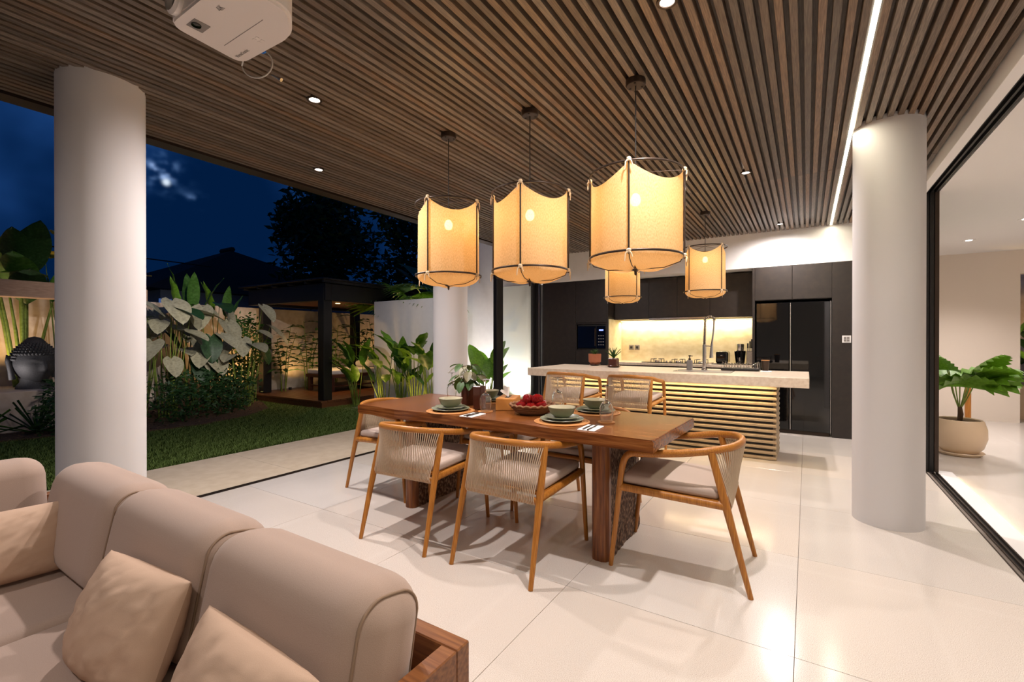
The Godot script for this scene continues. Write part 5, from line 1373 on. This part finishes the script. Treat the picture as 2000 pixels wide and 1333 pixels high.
	for q in [[-7.9, -7.3, 1.75, "fan palm leaning over the pavilion roof", 5], [-6.7, -7.3, 1.9, "fan palm standing behind the pale garden wall", 7]]:
		var t := thing("fan_palm", q[3], "palm", Vector3(q[0], -0.05, q[1]))
		part(t, "trunk", MB.new().tube([Vector3(0, 0, 0), Vector3(0.03, q[2] * 0.5, 0), Vector3(0, q[2], 0)], [0.09, 0.075, 0.06], 9), M.trunk)
		for k in q[4]:
			var a: float = k * TAU / q[4] + 0.5
			var tip := Vector3(cos(a) * 0.45, q[2] + 0.35 + 0.1 * sin(k * 2.0), sin(a) * 0.45)
			part(t, "stalk", MB.new().tube([Vector3(0, q[2] - 0.05, 0), Vector3(cos(a) * 0.2, q[2] + 0.25, sin(a) * 0.2), tip], 0.012, 6), M.stem_green)
			var lf := part(t, "leaf", ff, M.leaf_fern if k % 2 else M.leaf_bright)
			lf.transform = Transform3D(Basis(Vector3.UP, -a + PI / 2) * Basis(Vector3.RIGHT, 0.25 - 0.5 * (k % 3)), tip)
	# dark tree behind, banana leaves high by the ceiling edge, trees further off
	var tree := thing("dark_tree", "large dark leafy tree rising behind the pavilion", "tree", Vector3(-15.5, -0.2, -11.0))
	part(tree, "trunk", MB.new().tube([Vector3(0, 0, 0), Vector3(0.2, 2.4, 0), Vector3(0, 4.2, 0.2)], [0.28, 0.22, 0.14], 9), M.trunk)
	part(tree, "crown", foliage(5200, [[Vector3(-0.6, 5.2, 0), 1.5], [Vector3(0.8, 5.6, 0.3), 1.6], [Vector3(0.2, 6.6, 0), 1.5], [Vector3(-0.3, 4.0, 0.3), 1.3], [Vector3(1.6, 4.4, 0), 1.2], [Vector3(-1.4, 6.0, 0.2), 0.9]], 0.3, 14), M.leaf_dark, "stuff")
	var tree2 := thing("dark_tree", "smaller dark tree showing between pavilion and cloth lamp", "tree", Vector3(-12.0, -0.2, -11.5))
	part(tree2, "trunk", MB.new().tube([Vector3(0, 0, 0), Vector3(0.1, 3.4, 0)], [0.2, 0.12], 8), M.trunk)
	part(tree2, "crown", foliage(1900, [[Vector3(0, 3.6, 0), 0.9], [Vector3(0.7, 4.6, 0), 0.9], [Vector3(0.2, 5.4, 0.2), 0.8]], 0.26, 15), M.leaf_dark, "stuff")
	var tree3 := thing("dark_tree", "distant dark treetop beside the tiled roof", "tree", Vector3(-27, -0.2, -19.5))
	part(tree3, "trunk", MB.new().tube([Vector3(0, 0, 0), Vector3(0, 4.0, 0)], [0.25, 0.15], 8), M.trunk)
	part(tree3, "crown", foliage(1400, [[Vector3(0, 4.4, 0), 1.2], [Vector3(0.3, 5.5, 0), 0.9], [Vector3(0, 3.4, 0), 1.5]], 0.4, 16), M.leaf_dark, "stuff")
	var ban := paddle_leaf(1.7, 0.5, 0.25)
	var bp := clump("banana_plant", "tall banana plant with broad leaves reaching to the ceiling edge", Vector3(-7.1, -0.05, -8.3), 6, Vector2(2.1, 2.7), 0.6, ban, ["leaf_mid", "leaf_dark"], 401, Vector2(-1.35, -0.7), Vector2(0.9, 1.15))
	bp.set_meta("category", "plant")
	clump("banana_plant", "banana plant with thick lit stalks behind the stone head", Vector3(-9.92, 0.56, -1.95), 9, Vector2(1.2, 1.75), 0.4, paddle_leaf(1.0, 0.4, 0.2), ["leaf_mid", "leaf_dark", "leaf_dark"], 402, Vector2(-1.4, -0.6), Vector2(0.8, 1.1), Vector3.ZERO, "", Vector2(0.3, 1.2), 2.4)
	clump("banana_plant", "yellowing banana plant showing past the round column", Vector3(-9.75, 0.56, -2.35), 5, Vector2(1.6, 2.2), 0.7, paddle_leaf(0.8, 0.26, 0.15), ["leaf_yellow", "leaf_mid"], 403, Vector2(-0.7, 0.1), Vector2(0.8, 1.0))
	# stone head on its plinth, lintel beam above
	build_statue()
	# houses beyond the wall
	house("house", "dark tiled hip-roofed house beyond the boundary wall", Vector3(-23.0, -0.2, -11.2), Vector3(5.2, 3.3, 4.6), 5.6, true)
	house("house", "dark low tiled house roof behind the stone head", Vector3(-24.5, -0.2, -0.9), Vector3(4.2, 3.3, 3.4), 5.0, false)
	solo("overhead_cable", MB.new().tube([Vector3(-16.5, 3.9, 0.0), Vector3(-17.0, 3.75, -3.5), Vector3(-17.5, 3.8, -8.0)], 0.02, 5), M.black_matt, "thin dark overhead cable before the tiled roof", "cable")
	# garden lights: some where a glow shows, several added to light plants and walls
	for q in [[Vector3(-9.62, 0.02, -5.15), Vector3(-0.5, 1.0, 0.15), 2.2, "at the foot of the yellow-lit clump", AMBER], [Vector3(-6.9, -0.02, -5.85), Vector3(0.1, 1.0, -0.25), 0.7, "added below the first heliconias", AMBER], [Vector3(-5.75, -0.02, -5.8), Vector3(0.0, 1.0, -0.25), 0.7, "added below the heliconias near the white column", AMBER], [Vector3(-4.5, -0.02, -7.12), Vector3(-0.05, 1.0, -0.1), 4.0, "behind the large bright-leaved plant", NEUTRAL], [Vector3(-4.62, -0.02, -6.4), Vector3(-0.2, 1.0, -0.35), 1.3, "added before the large bright-leaved plant", AMBER], [Vector3(-5.3, -0.02, -7.12), Vector3(0.05, 1.0, -0.1), 3.2, "added between garden wall and white wall", NEUTRAL], [Vector3(-9.2, 0.56, -1.35), Vector3(-0.25, 0.7, -0.6), 0.8, "on the plinth beside the stone head", NEUTRAL], [Vector3(-9.8, 0.56, -1.5), Vector3(-0.1, 1.0, -0.3), 1.5, "on the plinth behind the stone head", AMBER], [Vector3(-9.95, 0.125, -6.2), Vector3(0.0, 1.0, -0.5), 0.9, "added on the deck along the pavilion wall", AMBER], [Vector3(-9.6, 0.0, -8.9), Vector3(-0.2, 1.0, 0.2), 1.6, "added behind the pavilion deck", AMBER], [Vector3(-7.0, -0.02, -7.2), Vector3(-0.2, 1.0, -0.1), 5.0, "added below the fan palms", AMBER]]:
		var g := thing("garden_spotlight", "small black garden spotlight " + q[3], "light", q[0], 0.0, "garden spotlights")
		part(g, "housing", MB.new().lathe([Vector2(0, 0.0), Vector2(0.035, 0.0), Vector2(0.035, 0.05), Vector2(0.03, 0.05), Vector2(0.0, 0.044)], 14), M.black_metal)
		part(g, "lens_light", MB.new().lathe([Vector2(0.03, 0.046), Vector2(0.0, 0.047)], 14), M.led_warm)
		spot("garden_spotlight_beam", q[0] + Vector3(0, 0.06, 0), q[1], q[2], q[4], 55.0, 0.03, 0.9)

	# three added floodlights, hidden by the roof edge, brighten bed and garden wall
	for q in [[-2.3, Vector3(-9.2, 1.5, -3.2), "nearer the sofa"], [-3.4, Vector3(-9.2, 1.4, -4.2), "nearer the table"], [-4.7, Vector3(-6.5, 0.8, -6.5), "nearest the garden wall"]]:
		var at := Vector3(-4.25, 2.82, q[0])
		var f := thing("added_eave_floodlight", "small black floodlight added out of view under the roof edge, " + q[2], "light", at, 0.0, "added floodlights under the roof edge")
		part(f, "bracket", MB.new().lohi(Vector3(-0.01, -0.01, -0.02), Vector3(0.07, 0.02, 0.02), 0.003), M.black_metal)
		part(f, "housing", MB.new().tube([Vector3(0.0, 0.0, 0), Vector3(-0.07, -0.016, 0)], 0.03, 14), M.black_metal)
		part(f, "lens_light", MB.new().tube([Vector3(-0.0702, -0.016, 0), Vector3(-0.072, -0.0163, 0)], 0.025, 14), M.led_neutral)
		spot("added_eave_floodlight_beam", at + Vector3(-0.09, -0.02, 0), q[1] - at, 8.0 if q[0] > -4.0 else 3.2, NEUTRAL, 24.0 if q[0] > -4.0 else 38.0, 0.03, 1.0)

func house(called: String, label: String, at: Vector3, half: Vector3, peak: float, lit: bool) -> void:
	var t := thing(called, label, "house", at)
	part(t, "wall", MB.new().lohi(Vector3(-half.x, 0, -half.z), Vector3(half.x, half.y, half.z)), M.house_wall)
	var roof := MB.new()
	var o := 0.6
	var c := [Vector3(-half.x - o, half.y - 0.2, -half.z - o), Vector3(half.x + o, half.y - 0.2, -half.z - o), Vector3(half.x + o, half.y - 0.2, half.z + o), Vector3(-half.x - o, half.y - 0.2, half.z + o)]
	var r := [Vector3(-0.4, peak, 0), Vector3(0.4, peak, 0)]
	roof.face([c[3], c[2], r[1], r[0]], Vector3(0, 0.7, 0.7)); roof.face([c[1], c[0], r[0], r[1]], Vector3(0, 0.7, -0.7))
	roof.face([c[2], c[1], r[1]], Vector3(0.7, 0.7, 0)); roof.face([c[0], c[3], r[0]], Vector3(-0.7, 0.7, 0))
	roof.face(c, Vector3.DOWN)
	part(t, "roof", roof, M.roof_tile)
	part(t, "ridge_cap", MB.new().tube([r[0] + Vector3(-0.1, 0.05, 0), r[1] + Vector3(0.1, 0.05, 0)], 0.12, 6), M.roof_tile)
	if lit:
		for q in [[4.25, 0.4]]:
			var w := part(t, "window_light", MB.new().lohi(Vector3(half.x, 2.35, q[0] - q[1]), Vector3(half.x + 0.03, 2.8, q[0] + q[1])), M.window_lit)
			part(w, "frame", MB.new().lohi(Vector3(half.x, 2.3, q[0] - 0.04), Vector3(half.x + 0.06, 2.8, q[0] + 0.04)), M.black_matt)

func build_gazebo() -> void:
	var t := thing("garden_pavilion", "black steel garden pavilion with timber deck and flat roof", "pavilion", Vector3(-8.75, 0, -6.7))
	for k in 19:
		part(t, "deck_board", MB.new().lohi(Vector3(-1.48, 0.085, 1.25 - k * 0.143 + 0.004), Vector3(1.2, 0.123, 1.25 - k * 0.143 + 0.139), 0.003), M.deck_wood)
	part(t, "deck_fascia", MB.new().lohi(Vector3(-1.48, -0.05, 1.33), Vector3(1.2, 0.085, 1.37)), M.deck_wood)
	part(t, "deck_fascia", MB.new().lohi(Vector3(1.15, -0.05, -1.35), Vector3(1.19, 0.085, 1.33)), M.deck_wood)
	for q in [[1.08, 1.22], [-1.12, 1.12], [1.08, -1.22], [-1.1, -1.22]]:
		part(t, "post", MB.new().lohi(Vector3(q[0] - 0.09, 0.123, q[1] - 0.09), Vector3(q[0] + 0.09, 2.3, q[1] + 0.09), 0.006), M.black_metal)
	for q in [[Vector3(-1.45, 2.0, 1.16), Vector3(1.2, 2.32, 1.3)], [Vector3(-1.45, 2.0, -1.3), Vector3(1.2, 2.32, -1.16)], [Vector3(1.06, 2.0, -1.16), Vector3(1.2, 2.32, 1.16)], [Vector3(-1.45, 2.0, -1.16), Vector3(-1.31, 2.32, 1.16)]]:
		part(t, "beam", MB.new().lohi(q[0], q[1], 0.004), M.black_metal)
	for k in 16:
		part(t, "ceiling_board", MB.new().lohi(Vector3(-1.31, 2.06, 1.16 - (k + 1) * 0.145 + 0.003), Vector3(1.06, 2.08, 1.16 - k * 0.145), 0.002), M.deck_wood)
	part(t, "roof_sheet", MB.new().lohi(Vector3(-1.6, 2.37, -1.45), Vector3(1.35, 2.4, 1.45), 0.004), M.black_metal)
	for k in 6: part(t, "roof_batten", MB.new().lohi(Vector3(-1.5 + k * 0.55, 2.32, -1.4), Vector3(-1.45 + k * 0.55, 2.37, 1.4)), M.black_metal)
	var lamp := part(t, "ceiling_lamp_light", MB.new().lathe([Vector2(0.0, 2.045), Vector2(0.05, 2.047), Vector2(0.05, 2.06)], 16, Vector3(0.1, 0, 0.2)), M.led_warm)
	spot("pavilion_lamp_beam", Vector3(-8.65, 2.035, -6.5), Vector3.DOWN, 2.0, WARM, 75.0, 0.05, 0.9)
	var wl := part(t, "post_light", MB.new().lathe([Vector2(0, 0.9), Vector2(0.045, 0.9), Vector2(0.045, 1.05), Vector2(0.0, 1.05)], 14, Vector3(-0.86, 0, 1.16)), M.projector_grey)
	var d := thing("daybed", "wooden daybed with white mattress under the pavilion roof", "daybed", Vector3(-9.1, 0.123, -7.1))
	for x in [-0.38, 0.38]:
		for z in [-0.7, 0.7]: part(d, "leg", MB.new().lohi(Vector3(x - 0.04, 0, z - 0.04), Vector3(x + 0.04, 0.34, z + 0.04)), M.deck_wood)
	part(d, "frame", MB.new().lohi(Vector3(-0.44, 0.3, -0.78), Vector3(0.44, 0.37, 0.78), 0.004), M.deck_wood)
	part(d, "shelf", MB.new().lohi(Vector3(-0.4, 0.1, -0.72), Vector3(0.4, 0.125, 0.72), 0.003), M.deck_wood)
	part(d, "mattress", MB.new().cushion(Vector3(0, 0.425, 0), Vector3(0.86, 0.11, 1.52), 0.035), M.paper_white)
	var pl := thing("daybed_pillow", "plump white pillow on the pavilion daybed", "pillow", Vector3(-9.1, 0.123 + 0.56, -7.65))
	part(pl, "cover", MB.new().cushion(Vector3.ZERO, Vector3(0.5, 0.13, 0.3), 0.06, 0.02), M.paper_white)

func build_statue() -> void:
	struct("wall_garden_plinth", MB.new().lohi(Vector3(-10.25, -0.2, -2.6), Vector3(-9.0, 0.56, 3.0), 0.01), M.garden_wall, "low beige plinth carrying the stone head")
	var t := thing("stone_head", "dark carved stone head with curled hair and long ears", "statue", Vector3(-9.45, 0.56, -1.95), 1.75)
	var rows := []
	for i in 41:
		var ph := PI * i / 40.0
		var row := PackedVector3Array()
		for j in 56:
			var th := TAU * j / 56.0
			var d := Vector3(sin(ph) * sin(th), cos(ph), sin(ph) * cos(th))
			var p := d * Vector3(0.235, 0.31, 0.275)
			if d.y < -0.1: p.x *= 1.0 - 0.28 * pow(-d.y, 1.5)
			var fr := maxf(0.0, d.z)
			var g := func(x: float, y: float, sx: float, sy: float) -> float: return exp(-pow((p.x - x) / sx, 2.0) - pow((p.y - y) / sy, 2.0)) * fr
			p.z += 0.065 * g.call(0.0, -0.045, 0.028, 0.07) + 0.03 * g.call(0.0, -0.09, 0.04, 0.022)
			p.z += 0.02 * g.call(0.085, 0.045, 0.06, 0.014) + 0.02 * g.call(-0.085, 0.045, 0.06, 0.014)
			p.z -= 0.024 * g.call(0.085, 0.01, 0.05, 0.024) + 0.024 * g.call(-0.085, 0.01, 0.05, 0.024)
			p.z += 0.018 * g.call(0.085, -0.005, 0.045, 0.016) + 0.018 * g.call(-0.085, -0.005, 0.045, 0.016)
			p.z += 0.022 * g.call(0.0, -0.15, 0.06, 0.014) + 0.018 * g.call(0.0, -0.182, 0.045, 0.014) + 0.025 * g.call(0.0, -0.25, 0.06, 0.035)
			row.append(p + Vector3(0, 0.36, 0))
		rows.append(row)
	part(t, "head", MB.new().grid(rows, true, -1.0), M.statue_stone)
	part(t, "neck", MB.new().lathe([Vector2(0.0, 0.0), Vector2(0.2, 0.0), Vector2(0.19, 0.04), Vector2(0.15, 0.1), Vector2(0.14, 0.18)], 28), M.statue_stone)
	var curls := MB.new()
	for i in 11:
		var ph := 0.12 + i * 0.125
		var n := int(2 + 40 * sin(ph))
		for j in n:
			var th := TAU * (j + 0.5 * (i % 2)) / n
			var d := Vector3(sin(ph) * sin(th), cos(ph), sin(ph) * cos(th))
			if d.z > 0.25 and d.y < 0.42: continue
			curls.lathe([Vector2(0.0, 0.03), Vector2(0.016, 0.018), Vector2(0.022, -0.004)].map(func(v): return v), 6, d * Vector3(0.24, 0.315, 0.28) + Vector3(0, 0.36, 0), Basis(Quaternion(Vector3.UP, d)))
	part(t, "hair_curls", curls, M.statue_stone, "stuff")
	part(t, "topknot", MB.new().lathe([Vector2(0.13, 0.62), Vector2(0.115, 0.68), Vector2(0.07, 0.73), Vector2(0.0, 0.75)], 20), M.statue_stone)
	for s in [-1.0, 1.0]:
		part(t, "ear", MB.new().tube([Vector3(s * 0.235, 0.44, -0.01), Vector3(s * 0.262, 0.47, -0.02), Vector3(s * 0.265, 0.4, -0.03), Vector3(s * 0.25, 0.28, -0.01), Vector3(s * 0.235, 0.14, 0.0)], [0.018, 0.032, 0.03, 0.028, 0.034], 8, true, 1.4), M.statue_stone)
	solo("lintel_beam", MB.new().lohi(Vector3(-9.35, 1.85, -3.2), Vector3(-9.1, 2.08, 3.0), 0.008), M.beam_wood, "broad pale timber beam above the stone head", "beam")
	for z in [-3.1, 2.9]: solo("beam_post", MB.new().lohi(Vector3(-9.3, 0.56 if z > -2.6 else 0.0, z - 0.07), Vector3(-9.15, 1.85, z + 0.07), 0.006), M.beam_wood, "square timber post under the pale beam, " + ("beside the silvery plants" if z < 0.0 else "at the far end of the plinth"), "post", "posts of the pale beam")
	strap_plants()

func strap_plants() -> void:
	var blade := spike_leaf(0.5, 0.035)
	for q in [[-8.72, -2.55, 11, "nearest the low bushes"], [-8.6, -1.8, 12, "below the stone head"], [-8.62, -1.2, 13, "beyond the stone head"]]:
		var t := thing("strap_fern", "dark strap-leaved plant before the beige plinth, " + q[3], "plant", Vector3(q[0], 0.0, q[1]), 0.0, "strap-leaved plants by the plinth")
		for k in 18:
			var lf := part(t, "leaf", blade, M.leaf_dark if k % 3 else M.leaf_mid)
			lf.transform = Transform3D(Basis(Vector3.UP, k * 2.4 + q[2]) * Basis(Vector3.RIGHT, -0.25 - 0.06 * k), Vector3(0, 0.02, 0))
